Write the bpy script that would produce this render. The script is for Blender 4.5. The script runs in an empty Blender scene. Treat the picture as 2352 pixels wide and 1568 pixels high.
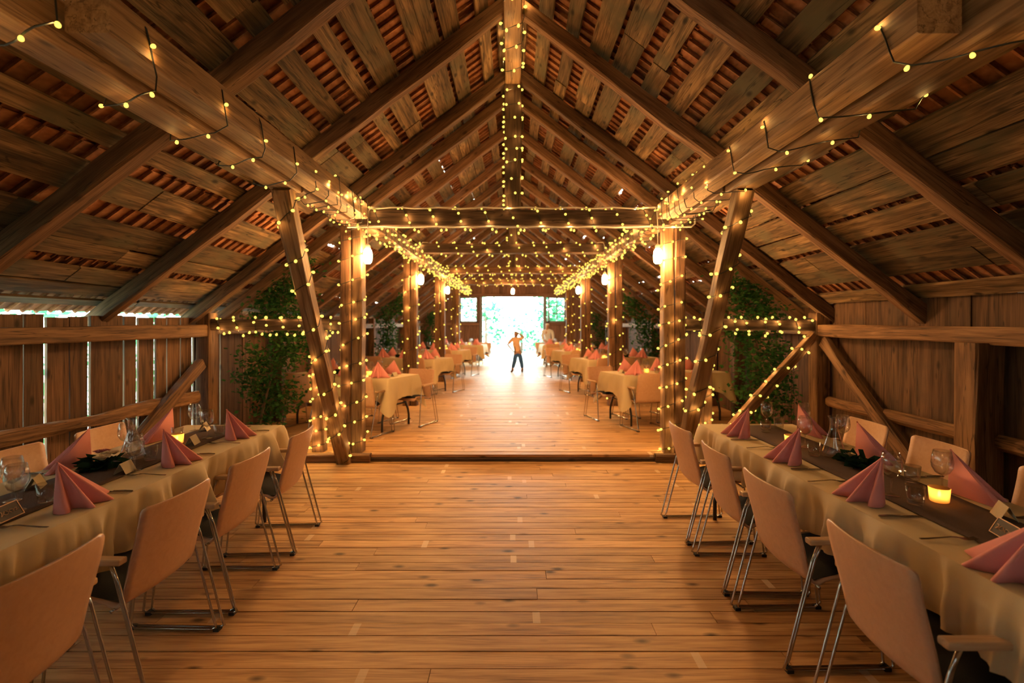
import bpy, bmesh, math, random
from mathutils import Vector, Matrix, noise
random.seed(7)
C = bpy.context.scene.collection
PI = math.pi
V = Vector

# ------------------------------------------------------------------ camera
cam_d = bpy.data.cameras.new('camera')
cam_d.lens = 17.6; cam_d.sensor_width = 36
cam_d.shift_x = -0.0008; cam_d.shift_y = -0.0179
cam_d.clip_start = 0.05; cam_d.clip_end = 300
cam_d.dof.use_dof = True; cam_d.dof.focus_distance = 3.0; cam_d.dof.aperture_fstop = 1.6
cam = bpy.data.objects.new('camera', cam_d); C.objects.link(cam)
cam.location = (0, 0, 1.58); cam.rotation_euler = (PI/2, 0, 0)
bpy.context.scene.camera = cam

# ------------------------------------------------------------------ world, exposure
sc = bpy.context.scene
w = bpy.data.worlds.new('sky'); sc.world = w; w.use_nodes = True
bg = w.node_tree.nodes['Background']
bg.inputs[0].default_value = (0.84, 1.0, 0.91, 1); bg.inputs[1].default_value = 15
vs = sc.view_settings
vs.view_transform = 'Standard'; vs.look = 'None'; vs.gamma = 1; vs.exposure = 0.66; vs.use_curve_mapping = False
cy = sc.cycles
cy.max_bounces = 7; cy.diffuse_bounces = 3; cy.glossy_bounces = 3; cy.transmission_bounces = 4; cy.transparent_max_bounces = 12
cy.caustics_reflective = False; cy.caustics_refractive = False
cy.sample_clamp_indirect = 3.0; cy.sample_clamp_direct = 0
cy.use_adaptive_sampling = True; cy.adaptive_threshold = 0.02
cy.use_light_tree = True
cy.use_denoising = True
BULB_P = 0.22      # light of one fairy bulb
PEND_E = 400.0      # brightness of a hanging lamp
WARM = (1.0, 0.53, 0.16)
# door and window portals guide the sky light in
def portal(x0, x1, z0, z1, y):
    d = bpy.data.lights.new('daylight_portal', 'AREA'); d.shape = 'RECTANGLE'
    d.size = x1-x0; d.size_y = z1-z0; d.cycles.is_portal = True
    o = bpy.data.objects.new('daylight_portal', d); C.objects.link(o)
    o.location = ((x0+x1)/2, y, (z0+z1)/2); o.rotation_euler = (-PI/2, 0, 0)
GY = 20.0          # the gable wall
RZ = 0.08          # raised floor
portal(-1.22, 1.22, RZ, 2.62, GY+0.08)
portal(-2.1, -1.42, 1.65, 2.59, GY+0.08); portal(1.42, 2.1, 1.65, 2.59, GY+0.08)

# ------------------------------------------------------------------ materials
def nt(m): return m.node_tree.nodes, m.node_tree.links
def pbr(name, col, rough=0.6, metal=0.0, spec=0.5, var=0.12, scale=14.0, bump=0.0, **kw):
    m = bpy.data.materials.new(name); m.use_nodes = True
    n, l = nt(m); b = n['Principled BSDF']
    b.inputs['Roughness'].default_value = rough; b.inputs['Metallic'].default_value = metal
    b.inputs['Specular IOR Level'].default_value = spec
    for k, v in kw.items(): b.inputs[k].default_value = v
    tc = n.new('ShaderNodeTexCoord'); nz = n.new('ShaderNodeTexNoise'); nz.inputs['Scale'].default_value = scale; nz.inputs['Detail'].default_value = 4
    l.new(tc.outputs['Object'], nz.inputs['Vector'])
    mx = n.new('ShaderNodeMix'); mx.data_type = 'RGBA'
    l.new(nz.outputs['Fac'], mx.inputs[0])
    mx.inputs[6].default_value = (*[c*(1-var) for c in col], 1); mx.inputs[7].default_value = (*[min(1, c*(1+var)) for c in col], 1)
    l.new(mx.outputs[2], b.inputs['Base Color'])
    if bump:
        bp = n.new('ShaderNodeBump'); bp.inputs['Strength'].default_value = bump; bp.inputs['Distance'].default_value = 0.01
        l.new(nz.outputs['Fac'], bp.inputs['Height']); l.new(bp.outputs[0], b.inputs['Normal'])
    return m

def wood(name, dark, mid, light, rough=0.65, gx=0.9, gy=14.0, bump=0.35, knots=0.8, attr=True, pale=None, spec=0.35, grey=None, knot_col=None, coord='Object', lo=.37, hi=.63, tone=(.72, 1.25), crack=0):
    """Sawn wood: grain runs along local X; face attribute rnd shifts grain and tone per board."""
    m = bpy.data.materials.new(name); m.use_nodes = True
    n, l = nt(m); b = n['Principled BSDF']; b.inputs['Roughness'].default_value = rough; b.inputs['Specular IOR Level'].default_value = spec
    tc = n.new('ShaderNodeTexCoord'); oi = n.new('ShaderNodeObjectInfo'); at = n.new('ShaderNodeAttribute'); at.attribute_name = 'rnd'
    add = n.new('ShaderNodeMath'); add.operation = 'ADD'; l.new(oi.outputs['Random'], add.inputs[0]); l.new(at.outputs['Fac'], add.inputs[1])
    fr = n.new('ShaderNodeMath'); fr.operation = 'FRACT'; l.new(add.outputs[0], fr.inputs[0])
    sh = n.new('ShaderNodeVectorMath'); sh.operation = 'SCALE'; sh.inputs[0].default_value = (31, 17, 23); l.new(add.outputs[0], sh.inputs['Scale'])
    va = n.new('ShaderNodeVectorMath'); va.operation = 'ADD'; l.new(tc.outputs[coord], va.inputs[0]); l.new(sh.outputs[0], va.inputs[1])
    mp = n.new('ShaderNodeMapping'); mp.inputs['Scale'].default_value = (gx, gy, gy); l.new(va.outputs[0], mp.inputs['Vector'])
    nz = n.new('ShaderNodeTexNoise'); nz.inputs['Scale'].default_value = 1.6; nz.inputs['Detail'].default_value = 6; nz.inputs['Distortion'].default_value = 0.7
    l.new(mp.outputs[0], nz.inputs['Vector'])
    mp2 = n.new('ShaderNodeMapping'); mp2.inputs['Scale'].default_value = (gx*2.2, gy*5, gy*5); l.new(va.outputs[0], mp2.inputs['Vector'])
    nf = n.new('ShaderNodeTexNoise'); nf.inputs['Scale'].default_value = 2.0; nf.inputs['Detail'].default_value = 3; l.new(mp2.outputs[0], nf.inputs['Vector'])
    mixn = n.new('ShaderNodeMath'); mixn.operation = 'MULTIPLY_ADD'; mixn.inputs[1].default_value = 0.35; l.new(nf.outputs['Fac'], mixn.inputs[0])
    sc_ = n.new('ShaderNodeMath'); sc_.operation = 'MULTIPLY'; sc_.inputs[1].default_value = 0.7; l.new(nz.outputs['Fac'], sc_.inputs[0]); l.new(sc_.outputs[0], mixn.inputs[2])
    cr = n.new('ShaderNodeValToRGB'); e = cr.color_ramp.elements
    e[0].position = lo; e[0].color = (*dark, 1); e[1].position = hi; e[1].color = (*light, 1)
    x = cr.color_ramp.elements.new(0.5); x.color = (*mid, 1)
    l.new(mixn.outputs[0], cr.inputs[0])
    hv = n.new('ShaderNodeHueSaturation'); l.new(cr.outputs[0], hv.inputs['Color'])
    mr = n.new('ShaderNodeMapRange'); mr.inputs['To Min'].default_value = tone[0]; mr.inputs['To Max'].default_value = tone[1]; l.new(fr.outputs[0], mr.inputs['Value']); l.new(mr.outputs[0], hv.inputs['Value'])
    col = hv.outputs[0]
    if grey:
        ms = n.new('ShaderNodeTexNoise'); ms.inputs['Scale'].default_value = 2.3; ms.inputs['Detail'].default_value = 5; l.new(va.outputs[0], ms.inputs['Vector'])
        rr = n.new('ShaderNodeMapRange'); rr.inputs['From Min'].default_value = 0.48; rr.inputs['From Max'].default_value = 0.68; l.new(ms.outputs['Fac'], rr.inputs['Value'])
        gm = n.new('ShaderNodeMix'); gm.data_type = 'RGBA'; l.new(rr.outputs[0], gm.inputs[0]); l.new(col, gm.inputs[6]); gm.inputs[7].default_value = (*grey, 1); col = gm.outputs[2]
    if knots:
        mk = n.new('ShaderNodeMapping'); mk.inputs['Scale'].default_value = (3.2, 6.5, 6.5); l.new(va.outputs[0], mk.inputs['Vector'])
        vo = n.new('ShaderNodeTexVoronoi'); vo.inputs['Scale'].default_value = 1.0; l.new(mk.outputs[0], vo.inputs['Vector'])
        kr = n.new('ShaderNodeMapRange'); kr.inputs['From Min'].default_value = 0.06; kr.inputs['From Max'].default_value = 0.17; kr.inputs['To Min'].default_value = knots; kr.inputs['To Max'].default_value = 0.0
        l.new(vo.outputs['Distance'], kr.inputs['Value'])
        km = n.new('ShaderNodeMix'); km.data_type = 'RGBA'; l.new(kr.outputs[0], km.inputs[0]); l.new(col, km.inputs[6])
        km.inputs[7].default_value = (*(knot_col or [c*0.35 for c in dark]), 1); col = km.outputs[2]
    if crack:
        mc = n.new('ShaderNodeMapping'); mc.inputs['Scale'].default_value = (gx*.45, gy*.9, gy*.9); l.new(va.outputs[0], mc.inputs['Vector'])
        nc = n.new('ShaderNodeTexNoise'); nc.inputs['Scale'].default_value = 1.5; nc.inputs['Detail'].default_value = 3; nc.inputs['Distortion'].default_value = .3; l.new(mc.outputs[0], nc.inputs['Vector'])
        s1 = n.new('ShaderNodeMath'); s1.operation = 'SUBTRACT'; s1.inputs[1].default_value = .5; l.new(nc.outputs['Fac'], s1.inputs[0])
        s2 = n.new('ShaderNodeMath'); s2.operation = 'ABSOLUTE'; l.new(s1.outputs[0], s2.inputs[0])
        s3 = n.new('ShaderNodeMapRange'); s3.inputs['From Min'].default_value = .003; s3.inputs['From Max'].default_value = .014; s3.inputs['To Min'].default_value = crack; s3.inputs['To Max'].default_value = 0; l.new(s2.outputs[0], s3.inputs['Value'])
        s4 = n.new('ShaderNodeMix'); s4.data_type = 'RGBA'; l.new(s3.outputs[0], s4.inputs[0]); l.new(col, s4.inputs[6]); s4.inputs[7].default_value = (*[c*.4 for c in dark], 1); col = s4.outputs[2]
    if pale:
        ap = n.new('ShaderNodeAttribute'); ap.attribute_name = 'pale'
        pm = n.new('ShaderNodeMix'); pm.data_type = 'RGBA'; l.new(ap.outputs['Fac'], pm.inputs[0]); l.new(col, pm.inputs[6]); pm.inputs[7].default_value = (*pale, 1); col = pm.outputs[2]
    l.new(col, b.inputs['Base Color'])
    bp = n.new('ShaderNodeBump'); bp.inputs['Strength'].default_value = bump; bp.inputs['Distance'].default_value = 0.006
    l.new(mixn.outputs[0], bp.inputs['Height']); l.new(bp.outputs[0], b.inputs['Normal'])
    return m

def emit(name, col, strength, sampled=False):
    m = bpy.data.materials.new(name); m.use_nodes = True; n, l = nt(m)
    n.remove(n['Principled BSDF']); e = n.new('ShaderNodeEmission'); e.inputs[0].default_value = (*col, 1); e.inputs[1].default_value = strength
    l.new(e.outputs[0], n['Material Output'].inputs[0])
    m.cycles.emission_sampling = 'AUTO' if sampled else 'NONE'
    return m

def glass(name, tint=(1, 1, 1), blend=0.12):
    m = bpy.data.materials.new(name); m.use_nodes = True; n, l = nt(m); n.remove(n['Principled BSDF'])
    t = n.new('ShaderNodeBsdfTransparent'); t.inputs[0].default_value = (*tint, 1)
    g = n.new('ShaderNodeBsdfGlossy'); g.inputs['Roughness'].default_value = 0.03
    lw = n.new('ShaderNodeLayerWeight'); lw.inputs[0].default_value = 0.35
    ma = n.new('ShaderNodeMath'); ma.operation = 'MULTIPLY_ADD'; ma.inputs[1].default_value = 0.55; ma.inputs[2].default_value = blend*0.6
    l.new(lw.outputs['Facing'], ma.inputs[0])
    mx = n.new('ShaderNodeMixShader'); l.new(ma.outputs[0], mx.inputs[0]); l.new(t.outputs[0], mx.inputs[1]); l.new(g.outputs[0], mx.inputs[2])
    l.new(mx.outputs[0], n['Material Output'].inputs[0]); return m

def leafmat(name, c1, c2, trans=0.3):
    m = bpy.data.materials.new(name); m.use_nodes = True; n, l = nt(m); n.remove(n['Principled BSDF'])
    at = n.new('ShaderNodeAttribute'); at.attribute_name = 'rnd'
    mx = n.new('ShaderNodeMix'); mx.data_type = 'RGBA'; l.new(at.outputs['Fac'], mx.inputs[0]); mx.inputs[6].default_value = (*c1, 1); mx.inputs[7].default_value = (*c2, 1)
    d = n.new('ShaderNodeBsdfDiffuse'); t = n.new('ShaderNodeBsdfTranslucent'); l.new(mx.outputs[2], d.inputs[0]); l.new(mx.outputs[2], t.inputs[0])
    ms = n.new('ShaderNodeMixShader'); ms.inputs[0].default_value = trans; l.new(d.outputs[0], ms.inputs[1]); l.new(t.outputs[0], ms.inputs[2])
    l.new(ms.outputs[0], n['Material Output'].inputs[0]); return m

M = {}
M['floor'] = wood('pine_floor', (.20, .085, .03), (.52, .28, .115), (.70, .42, .19), rough=.5, gx=1.2, gy=15, bump=.25, knots=.92, tone=(.78, 1.18), lo=.33, hi=.67, pale=(.85, .66, .45), spec=.3)
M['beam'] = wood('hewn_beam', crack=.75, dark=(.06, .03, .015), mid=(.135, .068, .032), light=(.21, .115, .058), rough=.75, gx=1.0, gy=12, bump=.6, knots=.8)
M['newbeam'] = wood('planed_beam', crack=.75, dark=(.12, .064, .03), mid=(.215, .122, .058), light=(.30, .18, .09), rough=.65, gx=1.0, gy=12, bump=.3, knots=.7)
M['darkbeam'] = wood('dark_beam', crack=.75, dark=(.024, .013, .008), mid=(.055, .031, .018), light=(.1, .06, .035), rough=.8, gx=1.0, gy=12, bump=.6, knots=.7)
M['rafter'] = wood('rafter_wood', crack=.75, dark=(.075, .036, .018), mid=(.14, .07, .036), light=(.21, .115, .06), rough=.75, gx=1.0, gy=12, bump=.5, knots=.8)
M['roofboard'] = wood('roof_boards', crack=.75, dark=(.03, .017, .009), mid=(.095, .056, .028), light=(.2, .125, .062), rough=.8, gx=1.1, gy=11, bump=.8, knots=.95, grey=(.085, .075, .045), tone=(.5, 1.55))
M['tile'] = wood('clay_tiles', (.12, .042, .018), (.24, .095, .042), (.34, .155, .075), rough=.8, gx=3, gy=3, bump=.3, knots=0, tone=(.6, 1.4))
M['wall'] = wood('wall_boards', crack=.75, dark=(.045, .022, .012), mid=(.095, .048, .026), light=(.15, .08, .044), rough=.8, gx=.9, gy=13, bump=.6, knots=.9, grey=(.075, .046, .03))
M['gable'] = wood('gable_boards', (.11, .052, .038), (.17, .085, .06), (.23, .125, .09), rough=.75, gx=.9, gy=12, bump=.4, knots=.4)
M['frame_paint'] = pbr('grey_window_frame', (.14, .14, .17), .6)
M['ply'] = wood('chair_plywood', (.52, .29, .17), (.60, .35, .21), (.66, .40, .25), rough=.33, gx=1.5, gy=22, bump=.03, knots=0, spec=.5, lo=.2, hi=.8, tone=(.93, 1.07))
M['ply_edge'] = pbr('plywood_edge', (.55, .38, .22), .5)
M['armwood'] = wood('armrest_wood', (.40, .24, .13), (.5, .32, .18), (.57, .38, .22), rough=.45, gx=1.5, gy=14, bump=.05, knots=0)
M['pad'] = pbr('black_seat_fabric', (.008, .009, .011), .9, scale=300, bump=.3)
M['chrome'] = pbr('chrome_tube', (.55, .53, .5), .18, metal=1.0, var=.02)
M['glide'] = pbr('black_plastic', (.012, .012, .012), .5)
M['cloth'] = pbr('cream_tablecloth', (.60, .47, .28), .75, scale=420, bump=.12, var=.06)
M['runner'] = pbr('brown_runner', (.085, .048, .034), .95, scale=180, bump=.4, var=.3)
M['napkin'] = pbr('pink_napkin', (.72, .27, .25), .85, scale=300, bump=.08, var=.05)
M['glass'] = glass('clear_glass')
M['candleglass'] = glass('amber_votive_glass', (1, .78, .45))
n_, l_ = nt(M['candleglass']); o_ = n_['Material Output']; src = o_.inputs[0].links[0].from_socket
t_ = n_.new('ShaderNodeBsdfTranslucent'); t_.inputs[0].default_value = (.9, .62, .34, 1); x_ = n_.new('ShaderNodeMixShader'); x_.inputs[0].default_value = .5
l_.new(src, x_.inputs[1]); l_.new(t_.outputs[0], x_.inputs[2]); l_.new(x_.outputs[0], o_.inputs[0])
M['wax'] = pbr('candle_wax', (.85, .72, .5), .5)
M['flame'] = emit('candle_flame', (1, .62, .2), 30)
M['bulb'] = emit('fairy_bulb', (1.0, .66, .09), 1.6)
M['lamp'] = emit('lamp_glow', (1.0, .50, .17), PEND_E, True)
M['cable'] = pbr('dark_cable', (.012, .014, .01), .5)
M['whitecable'] = pbr('white_cable', (.62, .58, .52), .5)
M['socket'] = pbr('lamp_cap', (.55, .5, .42), .4)
M['steel'] = pbr('steel_cutlery', (.30, .28, .26), .25, metal=1.0, var=.02)
M['card'] = pbr('cream_card', (.62, .52, .36), .8)
M['darkcard'] = pbr('dark_card', (.045, .03, .024), .6)
M['gold'] = pbr('gold_edge', (.72, .42, .24), .4, metal=.3)
M['leaf'] = leafmat('sapling_leaves', (.018, .07, .022), (.06, .14, .04), .3)
M['darkleaf'] = leafmat('bouquet_leaves', (.012, .03, .018), (.03, .06, .03), .15)
M['petal'] = leafmat('cream_petals', (.75, .62, .42), (.9, .8, .6), .3)
M['pinkpetal'] = leafmat('pink_petals', (.5, .16, .2), (.75, .4, .4), .3)
M['outleaf'] = leafmat('garden_leaves', (.022, .145, .07), (.095, .33, .19), .4)
M['hedge'] = leafmat('hedge_leaves', (.05, .25, .11), (.13, .44, .22), .3)
M['bark'] = pbr('bark', (.07, .045, .03), .9, bump=.6, scale=40)
M['ground'] = pbr('gravel_yard', (.42, .42, .38), .95, scale=60, bump=.4)
M['skin'] = pbr('skin', (.42, .25, .18), .6)
M['skin2'] = pbr('fair_skin', (.42, .24, .18), .6)
M['hair'] = pbr('dark_hair', (.02, .014, .01), .6)
M['tanshirt'] = pbr('tan_shirt', (.8, .56, .38), .9)
M['jeans'] = pbr('blue_jeans', (.03, .12, .42), .9)
M['boot'] = pbr('brown_boots', (.16, .075, .035), .7)
M['strap'] = pbr('black_strap', (.01, .012, .01), .7)
M['whiteshirt'] = pbr('white_shirt', (.62, .62, .65), .9)
M['blackmetal'] = pbr('black_metal', (.012, .011, .012), .4)
M['pane'] = glass('window_pane', (.95, .98, .96), .03)

# ------------------------------------------------------------------ mesh helpers
class MB:
    def __init__(s): s.v = []; s.f = []; s.r = []; s.p = []
    def face(s, idx, r=0.0, p=0.0): s.f.append(tuple(idx)); s.r.append(r); s.p.append(p)
    def hexa(s, pts, r=0.0, p=0.0):
        """8 corners: bottom ring 0-3 then top ring 4-7"""
        b = len(s.v); s.v += [V(q) for q in pts]
        for q in ((3, 2, 1, 0), (4, 5, 6, 7), (0, 1, 5, 4), (1, 2, 6, 5), (2, 3, 7, 6), (3, 0, 4, 7)): s.face([b+i for i in q], r, p)
    def box(s, c, d, r=0.0, p=0.0, mat=None):
        hx, hy, hz = d[0]/2, d[1]/2, d[2]/2; pts = []
        for z in (-hz, hz):
            for x, y in ((-hx, -hy), (hx, -hy), (hx, hy), (-hx, hy)):
                q = V((x, y, z)); q = (mat @ q) if mat else q; pts.append(q+V(c))
        s.hexa(pts, r, p)
    def rings(s, rings, closed=True, cap=True, r=0.0):
        b = len(s.v); n = len(rings[0])
        for g in rings: s.v += [V(q) for q in g]
        for i in range(len(rings)-1):
            for j in range(n if closed else n-1):
                k = (j+1) % n
                s.face((b+i*n+j, b+i*n+k, b+(i+1)*n+k, b+(i+1)*n+j), r)
        if cap and closed:
            s.face([b+j for j in range(n)][::-1], r); s.face([b+(len(rings)-1)*n+j for j in range(n)], r)
    def tube(s, path, rad, n=6, cap=True, r=0.0, loop=False):
        path = [V(p) for p in path]; m = len(path); rr = rad if isinstance(rad, (list, tuple)) else [rad]*m
        rings = []; up = None
        for i, p in enumerate(path):
            a = path[(i-1) % m] if (loop or i > 0) else p; c = path[(i+1) % m] if (loop or i < m-1) else p
            t = (c-a); t = t.normalized() if t.length > 1e-9 else V((0, 0, 1))
            if up is None: up = V((0, 0, 1)) if abs(t.z) < .9 else V((1, 0, 0))
            sd = t.cross(up)
            if sd.length < 1e-5: sd = t.cross(V((.3, 1, .2)))
            sd.normalize(); up = sd.cross(t).normalized()
            rings.append([p + (sd*math.cos(2*PI*k/n) + up*math.sin(2*PI*k/n))*rr[i] for k in range(n)])
        if loop: rings.append(rings[0]); cap = False
        s.rings(rings, True, cap, r)
    def lathe(s, prof, n=16, o=(0, 0, 0), r=0.0):
        o = V(o)
        s.rings([[o+V((max(q[0], 1e-4)*math.cos(2*PI*k/n), max(q[0], 1e-4)*math.sin(2*PI*k/n), q[1])) for k in range(n)] for q in prof], True, True, r)
    def grid(s, fn, nu, nv, r=0.0):
        b = len(s.v)
        for i in range(nu+1):
            for j in range(nv+1): s.v.append(V(fn(i/nu, j/nv)))
        for i in range(nu):
            for j in range(nv): s.face((b+i*(nv+1)+j, b+(i+1)*(nv+1)+j, b+(i+1)*(nv+1)+j+1, b+i*(nv+1)+j+1), r)
    def mesh(s, name, mat, smooth=False):
        me = bpy.data.meshes.new(name); me.from_pydata([tuple(q) for q in s.v], [], s.f); me.update()
        for mt in (mat if isinstance(mat, (list, tuple)) else [mat]): me.materials.append(mt)
        a = me.attributes.new('rnd', 'FLOAT', 'FACE'); a.data.foreach_set('value', s.r)
        if any(s.p): a = me.attributes.new('pale', 'FLOAT', 'FACE'); a.data.foreach_set('value', s.p)
        if smooth: me.polygons.foreach_set('use_smooth', [True]*len(me.polygons))
        return me
    def build(s, name, mat, parent=None, loc=None, rot=None, smooth=False, solid=0, bevel=0, sub=0):
        o = bpy.data.objects.new(name, s.mesh(name, mat, smooth)); C.objects.link(o)
        if parent: o.parent = parent
        if loc is not None: o.location = loc
        if rot is not None: o.rotation_euler = rot
        if sub: q = o.modifiers.new('subdivision', 'SUBSURF'); q.levels = sub; q.render_levels = sub
        if solid: q = o.modifiers.new('thickness', 'SOLIDIFY'); q.thickness = solid; q.offset = 0
        if bevel: q = o.modifiers.new('edges', 'BEVEL'); q.width = bevel; q.segments = 2; q.limit_method = 'ANGLE'
        return o

def tag(o, label=None, cat=None, group=None, kind=None):
    if label: o['label'] = label
    if cat: o['category'] = cat
    if group: o['group'] = group
    if kind: o['kind'] = kind
    return o
def thing(name, label, cat, loc=(0, 0, 0), rz=0.0, group=None, kind=None):
    o = bpy.data.objects.new(name, None); C.objects.link(o); o.empty_display_size = .1
    o.location = loc; o.rotation_euler = (0, 0, rz); return tag(o, label, cat, group, kind)
KIDS = {}
def kids(o): return [c for c in bpy.data.objects if c.parent == o]
def proto(o):
    KIDS[o.name] = [(c, kids(c)) for c in kids(o)]; return o
USED = set()
def place(p, loc, rz=0.0, label=None, group=None, scale=None):
    """The first call moves the prototype itself; later calls copy it with its parts."""
    if p.name not in USED: USED.add(p.name); r = p
    else:
        r = p.copy(); C.objects.link(r)
        for c, gs in KIDS.get(p.name, []):
            d = c.copy(); C.objects.link(d); d.parent = r
            for g in gs: e = g.copy(); C.objects.link(e); e.parent = d
    r.location = loc; r.rotation_euler = (0, 0, rz)
    if scale: r.scale = scale
    if label: r['label'] = label
    if group: r['group'] = group
    return r

def frame(p0, p1, up=(0, 0, 1)):
    p0, p1 = V(p0), V(p1); x = (p1-p0).normalized(); u = V(up); y = u.cross(x)
    if y.length < 1e-4: y = V((0, 1, 0)).cross(x)
    y.normalize(); z = x.cross(y)
    m = Matrix((x, y, z)).transposed().to_4x4(); m.translation = p0; return m, (p1-p0).length
def beam(name, p0, p1, w_, h_, mat, up=(0, 0, 1), rough=.006, cham=.012, seg=.35, parent=None, taper=1.0):
    """Timber between two points: local X along the grain, w across, h along up."""
    m, L = frame(p0, p1, up); b = MB(); n = max(2, int(L/seg)); rg = []
    sd = random.random()*100
    for i in range(n+1):
        x = L*i/n; k = 1+(taper-1)*i/n; ring = []
        hw, hh = w_/2*k, h_/2*k; c = cham
        for q, (y, z) in enumerate(((-hw+c, -hh), (hw-c, -hh), (hw, -hh+c), (hw, hh-c), (hw-c, hh), (-hw+c, hh), (-hw, hh-c), (-hw, -hh+c))):
            jy = rough*noise.noise(V((x*1.3+sd, q//2*7.1, 1))); jz = rough*noise.noise(V((x*1.3+sd, q//2*5.3, 9)))
            ring.append((x, y+jy*2, z+jz*2))
        rg.append(ring)
    b.rings(rg); o = b.build(name, mat, parent); o.matrix_world = m; return o

# ------------------------------------------------------------------ the shell
def S(o): o['kind'] = 'structure'; return o
HW = 3.72          # half width between the wall boards
RIDGE = 4.43       # underside of the rafters at the ridge
SL = 0.765         # roof slope
EY0, EY1 = -2.6, GY
def under(x): return RIDGE - SL*abs(x)
ang = math.atan(SL)

def planks(name, y0, y1, x0, x1, z, wd, pale_rows=True):
    b = MB(); y = y0
    while y < y1-.02:
        wy = min(wd*random.uniform(.92, 1.08), y1-y); x = x0; tone0 = random.random()
        joints = [x0 + random.uniform(.4, 3.2)]
        while joints[-1] < x1: joints.append(joints[-1]+random.uniform(2.2, 4.2))
        joints[-1] = x1
        a = x0
        for j in joints:
            r = (tone0*.5 + random.random()*.6) % 1.0; dz = random.uniform(-.0015, .0015)
            cuts = []
            if pale_rows:
                for q in (-2.4, -1.6, -.75, 0.05, .8, 1.55, 2.35):
                    xx = q+random.uniform(-.12, .12)
                    if a+.1 < xx < j-.1 and random.random() < .17: cuts.append(xx)
            p = a
            for xx in cuts:
                b.box(((p+xx)/2, y+wy/2, z-.015+dz), (xx-p, wy-.0065, .03), r)
                b.box((xx+.02, y+wy/2, z-.015+dz), (.04, wy-.0065, .0302), r, random.uniform(.35, .8)); p = xx+.04
            b.box(((p+j-.003)/2, y+wy/2, z-.015+dz), (j-.003-p, wy-.0065, .03), r); a = j
        y += wy
    return S(b.build(name, M['floor']))
planks('floor', EY0, 5.72, -HW, HW, 0.0, .112)
planks('floor_raised', 5.72, GY+.1, -HW, HW, RZ, .125)
b = MB(); b.box((0, (EY0+GY)/2, -.08), (2*HW+.4, GY-EY0+.4, .09)); S(b.build('floor_base', M['darkbeam']))
S(beam('floor_sill', (-HW, 5.735, .02), (HW, 5.735, .02), .05, .05, M['darkbeam'], rough=.002))  # dark wood paints in the shade on the riser below the raised edge
for s in (-1, 1): S(beam('floor_sill', (s*1.62, 5.70, .045), (s*2.45, 5.70, .045), .10, .088, M['beam'], rough=.004))

# roof: boards and clay tiles on battens, each side one surface
def roof(side, nm):
    m = Matrix.Identity(4)
    d = V((side*math.cos(ang), 0, -math.sin(ang))); u = V((0, 1, 0)); n_ = u.cross(d) if side > 0 else d.cross(u)
    if n_.z < 0: n_ = -n_
    m = Matrix((u, d, n_)).transposed().to_4x4()
    if m.determinant() < 0: pass
    m.translation = V((0, 0, RIDGE+.145/math.cos(ang)))
    b = MB(); v = .02
    while v < 4.72:
        wv = random.uniform(.13, .25)
        if v+wv > 4.74: wv = 4.74-v
        x = EY0-random.uniform(0, 2)
        while x < EY1+.1:
            Lb = random.choice((2.4, 3.6, 3.6, 4.8))+random.uniform(-.3, .3); x1 = min(x+Lb, EY1+.1); r = random.random()
            j0, j1, jw = random.uniform(-.02, .02), random.uniform(-.02, .02), random.uniform(-.025, .025)
            t0 = random.uniform(0, .012); ns = 5; sd = random.random()*50; xs = max(x, EY0)
            if x1 > xs+.05:
                for k in range(ns):
                    qa, qb = k/ns, (k+1)/ns
                    def ed(q): return (noise.noise(V((q*4+sd, 1, 0)))*.014, noise.noise(V((q*4+sd, 5, 0)))*.014)
                    (a0, a1), (b0, b1) = ed(qa), ed(qb)
                    xa, xb = xs+(x1-xs)*qa, xs+(x1-xs)*qb; ja, jb = j0+(j1-j0)*qa, j0+(j1-j0)*qb
                    b.hexa([(xa, v+ja+a0, t0), (xb, v+jb+b0, t0), (xb, v+jb+wv+jw+b1, t0), (xa, v+ja+wv+jw+a1, t0),
                            (xa, v+ja+a0, t0+.024), (xb, v+jb+b0, t0+.024), (xb, v+jb+wv+jw+b1, t0+.024), (xa, v+ja+wv+jw+a1, t0+.024)], r)
            x = x1+.004
        v += wv+random.choice((.02, .05, .09, .12, .15, .18))
    o = S(b.build('ceiling_boards_'+nm, M['roofboard'])); o.matrix_world = m
    b = MB(); pv, pu = .33, .12; v = -.05; k = 0
    while v < 4.7:
        x = EY0-.1+random.uniform(0, .1)
        while x < EY1+.3:
            far = x > 6.5
            dl = .02 if far and random.random() < .34 else -.03
            L = pv-dl-random.uniform(0, .01); tl = random.uniform(.010, .018); z0 = .06+random.uniform(0, .006)
            va = v+random.uniform(-.008, .008)+(.02 if dl > 0 else 0); ww = pu+.05
            b.hexa([(x, va, z0), (x+ww, va, z0+tl), (x+ww, va+L, z0+.012+tl), (x, va+L, z0+.012), (x, va, z0+.012), (x+ww, va, z0+tl+.012), (x+ww, va+L, z0+.024+tl), (x, va+L, z0+.024)], random.random())
            b.hexa([(x+.002, va, z0-.014), (x+.016, va, z0-.014), (x+.016, va+L, z0-.004), (x+.002, va+L, z0-.004), (x+.002, va, z0+.003), (x+.016, va, z0+.003), (x+.016, va+L, z0+.012), (x+.002, va+L, z0+.012)], random.random())
            x += pu
        v += pv
    o = S(b.build('ceiling_tiles_'+nm, M['tile'])); o.matrix_world = m
    b = MB(); b.box(((EY0+7.0)/2, 2.3, .125), (7.0-EY0+.2, 4.6, .01)); o = S(b.build('ceiling_light_block_'+nm, M['darkbeam'])); o.matrix_world = m  # unseen opaque sheet added above the near tiles to stop daylight leaking through
roof(-1, 'left'); roof(1, 'right')
b = MB()
for s in (-1, 1): b.box((s*.17, (EY0+EY1)/2, RIDGE+.17), (.4, EY1-EY0+.4, .02), 0, 0, Matrix.Rotation(s*ang, 3, 'Y'))
S(b.build('ceiling_ridge_cap', M['darkbeam']))

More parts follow.
